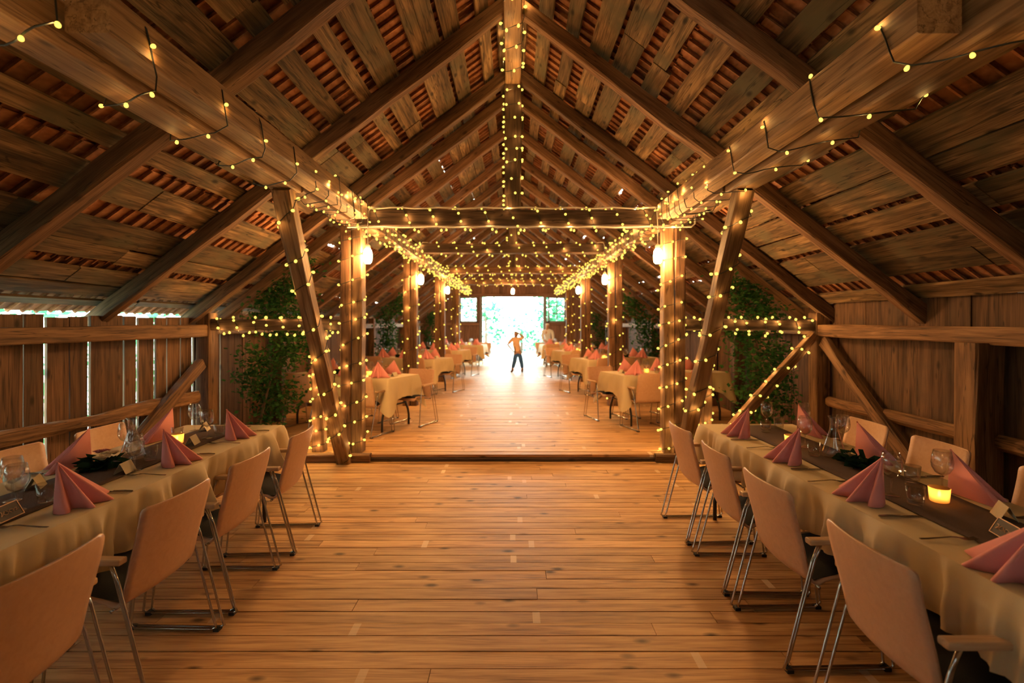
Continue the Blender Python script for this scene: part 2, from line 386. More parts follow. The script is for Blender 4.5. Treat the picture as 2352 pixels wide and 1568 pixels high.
def side_wall(side, nm):
    b = MB(); y = EY0; L = 0
    while y < GY:
        wy = random.uniform(.14, .22); near = y < 6.2
        if side < 0: gap = random.choice((.004, .014, .02, .028, .034)) if near else random.choice((.0, .0, .001, .002))
        else: gap = random.choice((.001, .001, .002)) if near else random.choice((.0, .001, .002))
        sd = random.random()*90; n = 7; top = (1.645 if near and side < 0 else 1.72)+random.uniform(-.02, .01) + (.10 if side > 0 else 0); r = random.random(); th = .022; t0 = random.uniform(0, .012)
        am = .010 if side < 0 else .0035
        for k in range(n):
            za, zb = -.1+(top+.1)*k/n, -.1+(top+.1)*(k+1)/n
            def e(z, q): return noise.noise(V((z*2.1+sd, q, 0)))*am
            ya, yb, yc, yd = y+e(za, 1), y+wy+e(za, 4), y+wy+e(zb, 4), y+e(zb, 1)
            x0, x1 = t0, t0+th
            b.hexa([(za, ya, x0), (za, yb, x0), (zb, yc, x0), (zb, yd, x0), (za, ya, x1), (za, yb, x1), (zb, yc, x1), (zb, yd, x1)], r)
        y += wy+gap
    o = S(b.build('wall_'+nm, M['wall']))
    o.matrix_world = Matrix((( 0, 0, side, side*HW), (0, 1, 0, 0), (1, 0, 0, 0), (0, 0, 0, 1)))
side_wall(-1, 'left'); side_wall(1, 'right')
# unseen boards added behind the tight right wall to keep the daylight out
b = MB()
y = EY0
while y < 6.3:
    b.box((HW+.045, y+.1, .8), (.015, .205, 1.9), random.random()); y += .2
S(b.build('wall_right_light_block', M['wall']))
# gable with the doorway and two windows
def gable(y, th, nm, mat, open_):
    b = MB(); x = -HW
    while x < HW:
        wx = min(random.uniform(.12, .17), HW-x); xc = x+wx/2; top = under(xc)+.14; r = random.random()
        segs = [(-.1, top)]
        if open_:
            if abs(xc) < 1.25: segs = [(2.64, top)]
            elif 1.42 < abs(xc) < 2.1: segs = [(-.1, 1.65), (2.60, top)]
        for z0, z1 in segs:
            if z1 > z0: b.box(((z0+z1)/2, xc, random.uniform(0, .014)), (z1-z0, wx, th), r)
        x += wx
    o = S(b.build(nm, mat)); o.matrix_world = Matrix(((0, 1, 0, 0), (0, 0, 1, y), (1, 0, 0, 0), (0, 0, 0, 1)))
gable(GY+.03, .03, 'wall_back', M['gable'], True)
gable(EY0-.03, .03, 'wall_front', M['wall'], False)
for s, i in ((-1, 1), (1, 2)):
    S(beam('trim_%d' % i, (s*1.27, GY, RZ), (s*1.27, GY, 2.64), .12, .12, M['frame_paint'], up=(0, 1, 0), rough=0))
S(beam('trim_3', (-2.3, GY-.03, 2.69), (2.3, GY-.03, 2.69), .1, .13, M['gable'], rough=.002))
for s in (-1, 1): S(beam('trim_%d' % (4 if s < 0 else 5), (s*1.34, GY-.03, 1.55), (s*HW, GY-.03, 1.55), .06, .1, M['gable'], rough=.002))
for s, i in ((-1, 1), (1, 2)):
    t = thing('window_%d' % i, None, None, (s*1.76, GY+.02, 1.65), kind='structure')
    b = MB()
    for x0, x1, z0, z1 in ((-.36, -.30, -.05, .99), (.30, .36, -.05, .99), (-.36, .36, -.05, .02), (-.36, .36, .92, .99)): b.box(((x0+x1)/2, -.03, (z0+z1)/2), (x1-x0, .09, z1-z0))
    b.build('window_frame', M['frame_paint'], t)
    b = MB(); b.box((0, 0, .47), (.04, .04, .9))
    for z in (.31, .62): b.box((0, 0, z), (.6, .04, .036))
    b.build('window_muntins', M['frame_paint'], t)
    b = MB(); b.box((0, .01, .47), (.6, .004, .9)); b.build('window_pane', M['pane'], t)

# rafters
RY = [.75, 1.95, 3.18, 4.56, 5.84, 6.42, 7.55, 8.75, 9.95, 11.1, 12.3, 13.5, 14.7, 15.9, 17.1, 18.3, 19.4, -.5, -1.7]
for y in RY:
    for s in (-1, 1):
        dy = random.uniform(-.04, .04); hh = .135; w_ = random.uniform(.105, .13); k = hh/2/math.cos(ang)
        mt = M['rafter'] if random.random() < .8 else M['beam']
        e = random.uniform(-.012, .012)
        S(beam('rafter', (s*.05, y+dy, under(.05)+k+e), (s*3.95, y+dy, under(3.95)+k+e), w_, hh, mt, rough=.012, cham=.014))
# side rails, wall posts, girts
for s in (-1, 1):
    S(beam('wall_girt', (s*3.62, EY0, 1.485), (s*3.62, 5.85, 1.49), .13, .135, M['beam'], rough=.008))
    S(beam('wall_girt', (s*3.62, 6.0, 1.5), (s*3.62, GY, 1.52), .12, .12, M['newbeam'], rough=.006))
    S(beam('wall_rail', (s*3.66, EY0, .86 if s < 0 else .69), (s*3.66, 5.8, .72 if s < 0 else .68), .09, .12, M['beam'], rough=.028 if s < 0 else .008, cham=.03))
    S(beam('wall_post', (s*3.62, 5.92, -.04), (s*3.62, 5.92, 1.7), .17, .17, M['beam'], up=(0, 1, 0)))
    S(beam('wall_brace', (s*3.60, 5.78, 1.38 if s > 0 else 1.12), (s*3.60, 4.1, -.03), .075, .13, M['beam'], rough=.012))
    for y in (9.15, 12.85, 16.4): S(beam('wall_post', (s*3.62, y, RZ), (s*3.62, y, 1.7), .16, .16, M['beam'], up=(0, 1, 0)))
S(beam('wall_post', (3.58, 3.85, -.04), (3.58, 3.85, 1.43), .22, .2, M['beam'], up=(0, 1, 0), rough=.012))
S(beam('wall_post', (-3.6, 7.7, RZ), (-3.6, 7.7, 1.7), .16, .18, M['darkbeam'], up=(0, 1, 0)))
S(beam('wall_post', (3.6, 8.0, RZ), (3.6, 8.0, 1.7), .16, .16, M['darkbeam'], up=(0, 1, 0)))
S(beam('ridge_beam', (0, EY0, RIDGE-.03), (0, GY, RIDGE-.03), .17, .12, M['newbeam'], rough=.006))

# the trusses: posts, tie beams, king posts, purlins, braces
TY = [5.85, 9.15, 12.85, 16.4]; ORD = ['first', 'second', 'third', 'fourth']
TIE = [(1.12, 1.31), (1.27, 1.44), (1.27, 1.44), (1.26, 1.43)]
H = 1.58
def wt(o, label, cat): return tag(o, label, cat, kind='thing')
for i, y in enumerate(TY):
    z0, z1 = H+TIE[i][0], H+TIE[i][1]
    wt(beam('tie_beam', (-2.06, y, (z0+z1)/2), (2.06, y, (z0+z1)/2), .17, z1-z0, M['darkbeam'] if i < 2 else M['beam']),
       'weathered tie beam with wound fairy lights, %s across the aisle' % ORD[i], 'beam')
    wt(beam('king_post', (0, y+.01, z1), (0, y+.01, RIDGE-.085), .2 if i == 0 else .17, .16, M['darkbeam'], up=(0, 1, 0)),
       'dark king post rising from the %s tie beam to the ridge' % ORD[i], 'post')
    for s, sd in ((-1, 'left'), (1, 'right')):
        zb = -.0 if i == 0 else RZ
        t = thing('aisle_post', 'timber aisle post wrapped in fairy lights, %s from the front on the %s' % (ORD[i], sd), 'post', (s*1.86, y, zb), kind='thing')
        for nm, x, ww in (('post_timber', s*1.93, .125), ('post_timber', s*1.80, .115)):
            o = beam(nm, (0, 0, 0), (0, 0, z0-zb-(0 if i == 0 else 0)), .17, ww, M['newbeam'] if i == 0 and abs(x) < 1.85 else M['beam'], up=(1, 0, 0), parent=t)
            o.matrix_world = Matrix.Translation((x-s*1.86, 0, 0)) @ o.matrix_world
def PX(s, y): return s*1.68
for s, sd in ((-1, 'left'), (1, 'right')):
    t = thing('near_purlin', 'doubled purlin with draped fairy lights, %s of the near bay' % sd, 'beam', (s*1.8, EY0, H+1.2), kind='thing')
    o = beam('outer_timber', (0, 0, 0), (0, 4.25-EY0, 0), .2, .2, M['newbeam'], parent=t); o.matrix_world = Matrix.Translation((s*.1, 0, 0)) @ o.matrix_world
    o = beam('inner_timber', (0, 0, 0), (0, 5.5-1.98, 0), .18, .17, M['newbeam'], parent=t); o.matrix_world = Matrix.Translation((-s*.115, 1.98-EY0, .03)) @ o.matrix_world
    o = beam('end_block', (0, 0, 0), (0, 1.45, 0), .15, .15, M['beam'], parent=t); o.matrix_world = Matrix.Translation((s*.06, 4.27-EY0, -.01)) @ o.matrix_world
    for i in range(4):
        y1 = TY[i+1]-.09 if i < 3 else 19.7
        wt(beam('purlin', (s*1.72, TY[i]+.09, H+1.2), (s*1.72, y1, H+1.22), .17, .17, M['newbeam']), 'purlin thick with fairy lights beyond the %s post on the %s' % (ORD[i], sd), 'beam')
    wt(beam('diagonal_brace', (s*1.9, 5.66, .0), (s*1.9, 4.12, H+1.11), .13, .14, M['newbeam'], up=(1, 0, 0), rough=.012), 'leaning diagonal brace wrapped in fairy lights, %s of the aisle' % sd, 'brace')
    wt(beam('cross_girt', (s*1.96, 5.9, H+.0-.02), (s*3.53, 5.9, H-.02), .12, .13, M['darkbeam'], rough=.01), 'short cross girt with a row of fairy lights on the %s' % sd, 'beam')
    wt(beam('aisle_stud', (s*2.27, 5.88, .0), (s*2.27, 5.88, H-.09), .14 if s < 0 else .1, .13, M['beam'], up=(0, 1, 0)), 'square stud with fairy lights under the %s cross girt' % sd, 'post')
wt(beam('aisle_brace', (3.5, 5.82, 1.44), (2.2, 5.72, .05), .1, .1, M['beam'], rough=.012), 'slanting round brace wound with fairy lights by the sapling', 'brace')

# ------------------------------------------------------------------ fairy lights and hanging lamps
def bulb_mesh(r, sub=1):
    bm = bmesh.new(); bmesh.ops.create_icosphere(bm, subdivisions=sub, radius=r)
    for q in bm.verts:
        if q.co.z > 0: q.co.z *= 1.6
    me = bpy.data.meshes.new('bulb'); bm.to_mesh(me); bm.free(); me.materials.append(M['bulb'])
    me.polygons.foreach_set('use_smooth', [True]*len(me.polygons)); return me
BM = {'x': bulb_mesh(.0098, 2), 'n': bulb_mesh(.0138, 2), 'm': bulb_mesh(.0165), 'f': bulb_mesh(.0185)}
PL = {}
def lamp_data(e, col=WARM, r=.012):
    k = (round(e, 3), col)
    if k not in PL:
        d = bpy.data.lights.new('fairy_glow', 'POINT'); d.energy = e; d.color = col; d.shadow_soft_size = r; d.cycles.use_multiple_importance_sampling = False; PL[k] = d
    return PL[k]
def string(label, pts, spacing, size='n', every=1, outward=None, gap=.03, power=1.0, group=None, swag=0.0):
    """A fairy-light string: dark cable through pts (point, outward direction) with a bulb every `spacing` metres."""
    t = thing('string_light', label, 'string light', pts[0][0], group=group)
    o0 = V(pts[0][0]); b = MB(); b.tube([p-o0 for p, q in pts], .0042, 4); b.build('cable', M['cable'], t)
    acc = 0.0; nxt = spacing*.5; k = 0
    for (p, q), (p2, q2) in zip(pts, pts[1:]):
        L = (p2-p).length
        while acc+L >= nxt:
            f = (nxt-acc)/L if L > 0 else 0; c = p.lerp(p2, f); n_ = (q.lerp(q2, f)); n_ = n_.normalized() if n_.length > 1e-6 else V((0, 0, -1))
            d = (n_+V((random.uniform(-.4, .4), random.uniform(-.4, .4), random.uniform(-.5, .3)))).normalized()
            ob = bpy.data.objects.new('bulb', BM[size]); C.objects.link(ob); ob.parent = t
            ob.location = c-o0+d*.016; ob.rotation_mode = 'QUATERNION'; ob.rotation_quaternion = (-d).to_track_quat('Z', 'Y')
            if k % every == 0:
                lo = bpy.data.objects.new('bulb_glow', lamp_data(BULB_P*every*power)); C.objects.link(lo); lo.parent = t
                lo.location = c-o0+n_*.022+(p2-p).normalized()*.034 if gap < .04 else c-o0+d*(.016+gap)
            k += 1; nxt += spacing*random.uniform(.75, 1.25)
        acc += L
    return t
def wrap(p0, p1, hw, hh, turns, phase=0.0, up=(0, 0, 1), off=.01, loose=.0, n=20, jit=.3, back=False):
    m, L = frame(p0, p1, up); r3 = m.to_3x3(); N = max(8, int(turns*n)); out = []; sd = random.random()*60
    for i in range(N+1):
        t = i/N; a = 2*PI*(turns*t+jit*noise.noise(V((t*turns*.6+sd, 0, 0)))*1.3)+phase; c, s = math.cos(a), math.sin(a)
        k = 1/max(abs(c)/(hw+off), abs(s)/(hh+off)); y, z = c*k, s*k
        q = V((0, y/(hw+off)**1.0, z/(hh+off)))
        nn = V((0, 1 if abs(y) >= hw+off-1e-4 else 0, 0)) if abs(y) >= hw+off-1e-4 else V((0, 0, 1))
        nn = V((0, math.copysign(1, y), 0)) if abs(y) >= hw+off-1e-4 else V((0, 0, math.copysign(1, z)))
        if loose and z < 0: z -= loose*max(0, noise.noise(V((t*turns*2+sd, 3, 0)))+.35)
        x = L*t+.05*noise.noise(V((t*turns*1.1+sd, 8, 0)))
        out.append((m @ V((min(max(x, 0), L), y, z)), r3 @ nn))
    return out
def cat(*ls):
    r = []
    for l in ls: r += l
    return r
SIDES = ((-1, 'left'), (1, 'right'))
for s, sd in SIDES:
    string('fairy lights draped in wide loops over the near %s purlin' % sd, wrap((s*1.8, -.9, H+1.2), (s*1.8, 3.95, H+1.2), .2, .11, 10 if s < 0 else 9.5, .5, loose=.05), .215, 'x', 1, power=.78)
    string('fairy lights bunched at the inner end of the near %s purlin' % sd, cat(wrap((s*1.74, 3.95, H+1.2), (s*1.74, 5.5, H+1.2), .13, .11, 6, 1, loose=.05), wrap((s*1.72, 5.7, H+1.2), (s*1.74, 4.5, H+1.2), .13, .12, 4, 2.4, off=.02, loose=.05)), .165, 'x', 2)
    string('fairy lights spiralling down the %s diagonal brace' % sd, wrap((s*1.9, 4.16, H+1.03), (s*1.9, 5.62, .06), .065, .07, 8.5, 0, up=(1, 0, 0)), .135, 'n', 2, power=.6)
    string('fairy lights around the %s cross girt and stud below it' % sd,
           cat(wrap((s*3.5, 5.9, H-.02), (s*2.0, 5.9, H-.02), .06, .065, 8, 0, loose=.06), wrap((s*2.27, 5.88, H-.12), (s*2.27, 5.88, .09), .075 if s < 0 else .055, .075, 5 if s > 0 else 8, 1, up=(0, 1, 0))), .105, 'n', 2)
    for i, y in enumerate(TY):
        zt = H+TIE[i][0]-.04; zb = .06 if i == 0 else RZ+.05
        string('fairy lights spiralling around the %s %s aisle post' % (ORD[i], sd), wrap((s*1.863, y, zt), (s*1.863, y, zb), .085, .125, [11, 10, 9, 9][i], .4*i, up=(1, 0, 0)), [.155, .19, .21, .2][i], 'nmff'[i], 2 if i == 0 else 4, power=.6)
    for i in range(4):
        y1 = (TY[i+1] if i < 3 else 19.6)-.12
        string('dense fairy lights round the %s purlin beyond the %s post' % (sd, ORD[i]), wrap((s*1.72, TY[i]+.15, H+1.21), (s*1.72, y1, H+1.22), .09, .09, [12, 14, 15, 14][i], i, loose=.05), [.125, .125, .13, .13][i], 'mmff'[i], 4)
string('fairy lights twined on the slanting brace by the sapling', wrap((3.45, 5.815, 1.39), (2.25, 5.725, .11), .052, .052, 7.5, 1), .13, 'n', 2)
for i, y in enumerate(TY):
    z0, z1 = H+TIE[i][0], H+TIE[i][1]
    string('fairy lights wound along the %s tie beam' % ORD[i], wrap((-1.98, y, (z0+z1)/2), (1.98, y, (z0+z1)/2), .088, (z1-z0)/2+.002, [13, 14, 15, 15][i], i*1.1, loose=.03), [.11, .125, .135, .135][i], 'nmff'[i], 2 if i == 0 else 4)
    string('fairy lights climbing the king post on the %s tie beam' % ORD[i], cat(wrap((0, y, z1+.04), (0, y, RIDGE-.13), .085, .11, [8, 5, 5, 5][i], i, up=(0, 1, 0)), []), [.12, .14, .15, .15][i], 'nmff'[i], 3, power=.6)
string('fairy lights on the ridge beam over the near bay', wrap((0, 5.6, RIDGE-.04), (0, 1.5, RIDGE-.04), .09, .07, 11, 0, loose=.03), .135, 'n', 2)

def pendant(label, x, y, z, zc, path, far=False, group=None):
    t = thing('pendant_lamp', label, 'hanging lamp', (x, y, z), group=group)
    b = MB(); r, h = .048, .15
    prof = [(0, -.02), (.026, -.018), (.042, 0), (.049, .03), (.05, .08), (.045, .12), (.032, .145), (0, .15)]
    b.lathe(prof, 14); b.build('lamp_globe', M['lamp'], t, smooth=True)
    b = MB(); b.lathe([(0, .15), (.03, .15), (.03, .185), (.012, .205), (0, .205)], 12); b.build('lamp_cap', M['socket'], t)
    b = MB(); b.tube([V((0, 0, .2))]+[V(p)-V((x, y, z)) for p in path], .006, 6); b.build('lamp_cord', M['whitecable'], t)
for s, sd in SIDES:
    for i, y in enumerate(TY[:3]):
        x = s*(1.66 if i == 0 else 1.66); yy = y-.12; z = H+TIE[i][0]-[.42, .55, .5][i]
        tp = H+TIE[i][1]
        pendant('glowing bulb lamp hanging at the %s %s aisle post' % (ORD[i], sd), x, yy, z, tp, [(x, yy, H+TIE[i][0]-.05), (x-s*.01, yy, tp-.03), (x-s*.03, yy+.01, tp+.02), (x-s*.12, yy+.06, tp+.022)])
pendant('glowing bulb lamp hanging in mid-aisle before the doorway', 0, 16.2, H+.96, H+1.4, [(0, 16.2, H+1.2), (0, 16.3, H+1.44)])
# pale electric wire along the top and underside of the first tie beam
b = MB(); pts = [(-2.0, 5.75, H+1.335)]
for k in range(30): x = -1.95+3.9*k/29; pts.append((x, 5.755, H+1.323+.008*math.sin(k*1.7)+(.02 if abs(x) > 1.8 else 0)))
pts += [(2.02, 5.75, H+1.33), (2.09, 5.75, H+1.30), (2.09, 5.75, H+1.14), (2.05, 5.75, H+1.105)]
for k in range(20): x = 2.0-3.9*k/19; pts.append((x, 5.752, H+1.106-.006*math.sin(k*2.1)))
b.tube(pts, .009, 6); tag(b.build('electric_cable', M['whitecable']), 'pale electric cable clipped along the first tie beam', 'cable')

# ------------------------------------------------------------------ chairs
def chair_proto():
    t = thing('dining_chair', '', 'chair')
    prof = [(.0, .795), (.012, .72), (.034, .63), (.058, .54), (.076, .46), (.086, .415), (.104, .388), (.14, .378), (.22, .392), (.34, .415), (.45, .424), (.505, .412), (.527, .385)]
    def prf(k):
        i = max(0, min(int(k), len(prof)-2)); f = k-i
        P = [V((*prof[max(0, min(len(prof)-1, i+j))], 0)) for j in (-1, 0, 1, 2)]
        q = .5*((2*P[1])+(P[2]-P[0])*f+(2*P[0]-5*P[1]+4*P[2]-P[3])*f*f+(3*P[1]-P[0]-3*P[2]+P[3])*f**3); return q.x, q.y
    def pt(k, v):
        x, z = prf(k); q = (v-.5)*2; top = max(0, 1-k/5.0); hw = .221+.008*top; rr = .028
        d = .795-z if k < 3 else (.2 if k < 11 else max(0, (12-k)*.028))
        if d < rr: hw -= rr-math.sqrt(max(0, rr*rr-(rr-d)**2))
        bend = .028*q*q*(1 if k < 6 else max(.2, 1-(k-6)*.3))
        return V((x+bend, q*hw, z+(.012*q*q if 7 < k < 11 else 0)))
    KS = [0, .06, .15, .3, .5, .75, 1, 1.5, 2, 2.5, 3, 3.5, 4, 4.5, 5, 5.5, 6, 6.5, 7, 7.5, 8, 8.5, 9, 9.5, 10, 10.5, 11, 11.4, 11.8, 12]
    b = MB(); b.grid(lambda u, v: pt(KS[round(u*(len(KS)-1))], v), len(KS)-1, 14)
    b.build('plywood_shell', M['ply'], t, smooth=True, solid=.011)
    b = MB()
    def pad(u, v, up):
        k = 7+u*4.2; i = min(int(k), 11); f = k-i; p = pt(i, .5).lerp(pt(i+1, .5), f); q = (v-.5)*2
        e = (1-abs(q)**6)*(1-abs(2*u-1)**8); return V((p.x, q*.205, p.z+.006+(.032*e if up else 0)+.01*q*q))
    b.grid(lambda u, v: pad(u, v, True), 10, 10); b.grid(lambda u, v: pad(u, 1-v, False), 4, 4)
    b.build('seat_pad', M['pad'], t, smooth=True)
    for s in (-1, 1):
        b = MB()
        for dx, dy in ((0, .258), (.03, .236)):
            pts = [(.13+dx, .578), (.10+dx, .50), (-.018+dx*.9, .05), (-.028+dx*.9, .022), (-.008+dx, .011), (.46-dx, .011), (.478-dx, .022), (.475-dx, .05), (.43-dx, .50), (.40-dx, .578)]
            b.tube([(x, s*(dy+.0), z) for x, z in pts], .0062, 8)
        b.build('side_frame', M['chrome'], t, smooth=True)
        b = MB(); b.box((.235, s*.25, .590), (.30, .046, .026)); b.build('armrest', M['armwood'], t, bevel=.007)
        b = MB(); b.box((.0, s*.247, .008), (.03, .036, .016)); b.box((.45, s*.247, .008), (.03, .036, .016)); b.build('glides', M['glide'], t)
    b = MB(); b.tube([(.15, -.236, .37), (.15, .236, .37)], .008, 8); b.tube([(.40, -.236, .40), (.40, .236, .40)], .008, 8); b.build('seat_rail', M['chrome'], t, smooth=True)
    return proto(t)
CH = chair_proto()
def chair(x, y, z, face, label, group): return place(CH, (x, y, z), face, label, group)
GL, GR = 'chairs at the left long table', 'chairs at the right long table'
Ls = [(3.66, 'plywood chair at the far aisle-side end of the left long table'), (2.97, 'plywood chair second from the far end, aisle side of the left long table'),
      (2.33, 'plywood chair with its whole back in view, aisle side of the left long table'), (1.66, 'plywood chair cut by the bottom left corner, tall back close to us')]
for k, (y, lb) in enumerate(Ls): chair(-1.515+random.uniform(-.012, .012), y, 0, PI+[.05, .0, -.03, .02][k], lb, GL)
for y, x, lb in ((3.77, -3.13, 'plywood chair with yellow sheen against the gappy left wall'), (3.1, -3.15, 'dull plywood chair against the gappy left wall, behind two wine glasses')): chair(x, y, 0, 0, lb, GL)
Rs = [(3.82, 'plywood chair by the foot of the right leaning brace, aisle side of right table'), (3.16, 'plywood chair second from the far end, aisle side of the right long table'),
      (2.52, 'plywood chair third from the far end, aisle side of the right long table'), (1.80, 'plywood chair with the largest full back, aisle side of right long table'), (1.0, 'plywood chair cropped by the bottom right corner, armrest showing')]
for k, (y, lb) in enumerate(Rs): chair(1.245, y, 0, [.04, -.02, .03, 0, -.05][k], lb, GR)
for y, x, lb in ((4.0, 2.86, 'shiny plywood chair against the right wall, behind the glass carafe'), (3.3, 2.84, 'shiny plywood chair in front of the right wall brace'), (2.55, 2.84, 'plywood chair at the right edge of the picture, by the big wall post')): chair(x, y, 0, PI, lb, GR)

# ------------------------------------------------------------------ tables and cloths
def cloth(name, hx, hy, z, drop, corner, seed, nfold=7, amp=.025, label=None, group=None, loc=(0, 0, 0), rz=0, cat_='tablecloth', flat=False):
    """Cloth over a hx*2 by hy*2 top at height z with hanging folded sides and longer corners."""
    b = MB(); n = []; per = []
    c = .03
    def rim(s):
        P = [(hx, -hy), (hx, hy), (-hx, hy), (-hx, -hy), (hx, -hy)]; Ls_ = [2*hy, 2*hx, 2*hy, 2*hx]; tot = sum(Ls_); d = s*tot
        for k in range(4):
            if d <= Ls_[k] or k == 3:
                f = min(1, d/Ls_[k]); a, e = V((*P[k], 0)), V((*P[k+1], 0)); p = a.lerp(e, f); dr = (e-a).normalized(); nn = V((dr.y, -dr.x, 0))
                dc = min(f, 1-f)*Ls_[k]
                sgn = -1 if f < .5 else 1
                w_ = max(0, 1-dc/.10)*.5
                return p, (nn*(1-w_)+dr*sgn*w_).normalized() if dc < .10 else nn, dc
            d -= Ls_[k]
    pm = 2*(2*hx+2*hy); N = int(pm/.022); K = 12
    rows = []
    for k in range(K+1):
        row = []
        for i in range(N):
            s = i/N; p, nn, dc = rim(s); f = k/K
            dd = drop+(corner-drop)*math.exp(-(dc/.13)**1.5)
            fold = amp*(f**.8)*max(.25, min(1, dc/.2))*(noise.noise(V((math.cos(2*PI*s)*nfold*.9+seed, math.sin(2*PI*s)*nfold*.9, seed)))*1.6+.9*noise.noise(V((math.cos(2*PI*s)*nfold*3.1+seed, math.sin(2*PI*s)*nfold*3.1, 4)))+.35*math.sin(2*PI*s*nfold*3.3+seed))
            fold += .016*f**.45*min(1, dc/.15)*noise.noise(V((s*pm*7.5+f*1.8, f*1.2, seed+3)))+.007*f**.4*noise.noise(V((s*pm*19-f*2, f*2, seed)))
            flare = .02*f + .085*f*math.exp(-(dc/.09)**2)
            e = min(1, f*5); rad = .012*math.sin(min(1, f*6)*PI/2)
            q = p+nn*(rad+flare+fold)
            zz = z-dd*f+.004*noise.noise(V((q.x*5, q.y*5, seed)))*(1-f)
            row.append(V((q.x, q.y, zz)))
        rows.append(row)
    b.rings(rows, True, False)
    nx, ny = max(4, int(hx*2/.09)), max(4, int(hy*2/.09))
    b.grid(lambda u, v: V((-hx+2*hx*u, -hy+2*hy*v, z+.0018*noise.noise(V((u*hx*9, v*hy*9, seed))))), nx, ny)
    # fold creases pressed across the top
    o = b.build(name, M['cloth'], None, loc, (0, 0, rz), smooth=True)
    return tag(o, label, cat_, group)
def folding_table(label, hx, hy, loc, rz, group, z=.735):
    """Folding table: pale top, a bent wishbone leg frame at each end; local X is the long way."""
    t = thing('folding_table', label, 'table', loc, rz, group)
    b = MB(); b.box((0, 0, z-.018), (hx*2-.03, hy*2-.03, .03)); b.build('table_top', M['armwood'], t)
    for e in (-1, 1):
        x = e*(hx-.13)
        b = MB()
        for s in (-1, 1): b.tube([(x, s*.16, z-.04), (x, s*.165, .50), (x, s*.20, .40), (x, s*.29, .24), (x, s*.315, .15), (x, s*.315, .004)], .016, 8)
        b.tube([(x, -.23, .34), (x, .23, .34)], .012, 8); b.tube([(x, -.2, z-.045), (x, .2, z-.045)], .014, 8)
        b.build('leg_frame', M['blackmetal'], t, smooth=True)
        b = MB(); b.tube([(x, 0, .34), (e*.12, 0, z-.05)], .009, 6); b.build('leg_stay', M['blackmetal'], t)
    return t
LT = folding_table('left long dining table hidden under its cream cloth', 1.7, .39, (-2.285, 2.4, 0), PI/2, 'long tables')
RT = folding_table('right long dining table hidden under its cream cloth', 1.75, .38, (1.937, 2.4, 0), PI/2, 'long tables')
cloth('tablecloth', 1.72, .40, .742, .27, .34, 3.1, 9, .085, 'rumpled cream cloth over the left long table', 'long tablecloths', (-2.285, 2.4, 0), PI/2)
cloth('tablecloth', 1.76, .385, .742, .25, .33, 8.7, 9, .06, 'cream cloth with a smoother fall over the right long table', 'long tablecloths', (1.937, 2.4, 0), PI/2)
def runner(x, y0, y1, w_, label):
    b = MB(); sd = x
    b.grid(lambda u, v: V((x+(v-.5)*w_+.018*noise.noise(V((u*6, sd, 0))), y0+(y1-y0)*u, .7465+.002*noise.noise(V((u*25, v*4, sd)))+.0015)), 60, 6)
    tag(b.build('table_runner', M['runner'], smooth=True, solid=.003), label, 'table runner', 'table runners')
runner(-2.29, .78, 4.06, .34, 'dark brown runner along the left long table')
runner(1.95, .75, 4.08, .35, 'dark brown runner along the right long table')
TZ = .7455; TR = .7505

# ------------------------------------------------------------------ tableware prototypes
def napkin_proto(mx, nm):
    pts = [(-.004, -.012), (.045, -.062), (.088, -.066), (.098, -.045), (.068, .0), (.098, .012), (.150, .008), (.148, .03), (.082, .052), (.12, .085), (.155, .115), (.142, .135), (.075, .112), (.072, .16), (.05, .235), (.02, .23)]
    sm = []
    for i in range(len(pts)-1):
        P = [V((*pts[max(0, min(len(pts)-1, i+j))], 0)) for j in (-1, 0, 1, 2)]
        for f in (0, .25, .5, .75): q = .5*((2*P[1])+(P[2]-P[0])*f+(2*P[0]-5*P[1]+4*P[2]-P[3])*f*f+(3*P[1]-P[0]-3*P[2]+P[3])*f**3); sm.append((q.x, q.y))
    pts = sm+[pts[-1]]
    b = MB(); ap = V((0, 0, .212)); n = 7; rows = []
    for k in range(n+1):
        f = k/n; row = []
        for i, (x, y) in enumerate(pts):
            g = f**1.04; dr = .0
            q = V((x*g, y*g-.0, ap.z*(1-f))); row.append(V((q.x*mx, q.y, max(q.z, 0))))
        rows.append(row)
    for i in range(len(rows[0])): rows[0][i] = V((.004*math.cos(i*.1)*mx, .004*math.sin(i*.1), .212))
    b.rings(rows, False, False)
    bb = len(b.v); b.v += [V((0, 0, .212)), V((-.004*mx, -.012, 0)), V((.02*mx, .23, 0))]; b.face((bb, bb+1, bb+2))
    o = b.build('napkin', M['napkin'], solid=.003, smooth=True); return proto(tag(o, '', 'napkin'))
NPL, NPR = napkin_proto(1, 'l'), napkin_proto(-1, 'r')
def wineglass_proto():
    t = thing('wine_glass', '', 'wine glass')
    b = MB(); b.lathe([(0, .080), (.012, .083), (.030, .096), (.043, .122), (.0455, .145), (.042, .175), (.0355, .205), (.0345, .205), (.041, .174), (.0443, .145), (.042, .123), (.029, .0985), (.01, .086), (0, .0835)], 20); b.build('bowl', M['glass'], t, smooth=True)
    b = MB(); b.tube([(0, 0, .004), (0, 0, .02), (0, 0, .05), (0, 0, .081)], [.008, .0042, .0036, .006], 10); b.build('stem', M['glass'], t, smooth=True)
    b = MB(); b.lathe([(0, 0), (.034, 0), (.0345, .0015), (.018, .004), (.007, .007), (0, .007)], 20); b.build('foot', M['glass'], t, smooth=True)
    return proto(t)
WG = wineglass_proto()
def tumbler_proto():
    b = MB(); b.lathe([(0, 0), (.030, 0), (.0325, .006), (.039, .085), (.0375, .085), (.031, .012), (0, .010)], 18)
    return proto(tag(b.build('tumbler', M['glass'], smooth=True), '', 'glass tumbler'))
TB = tumbler_proto()
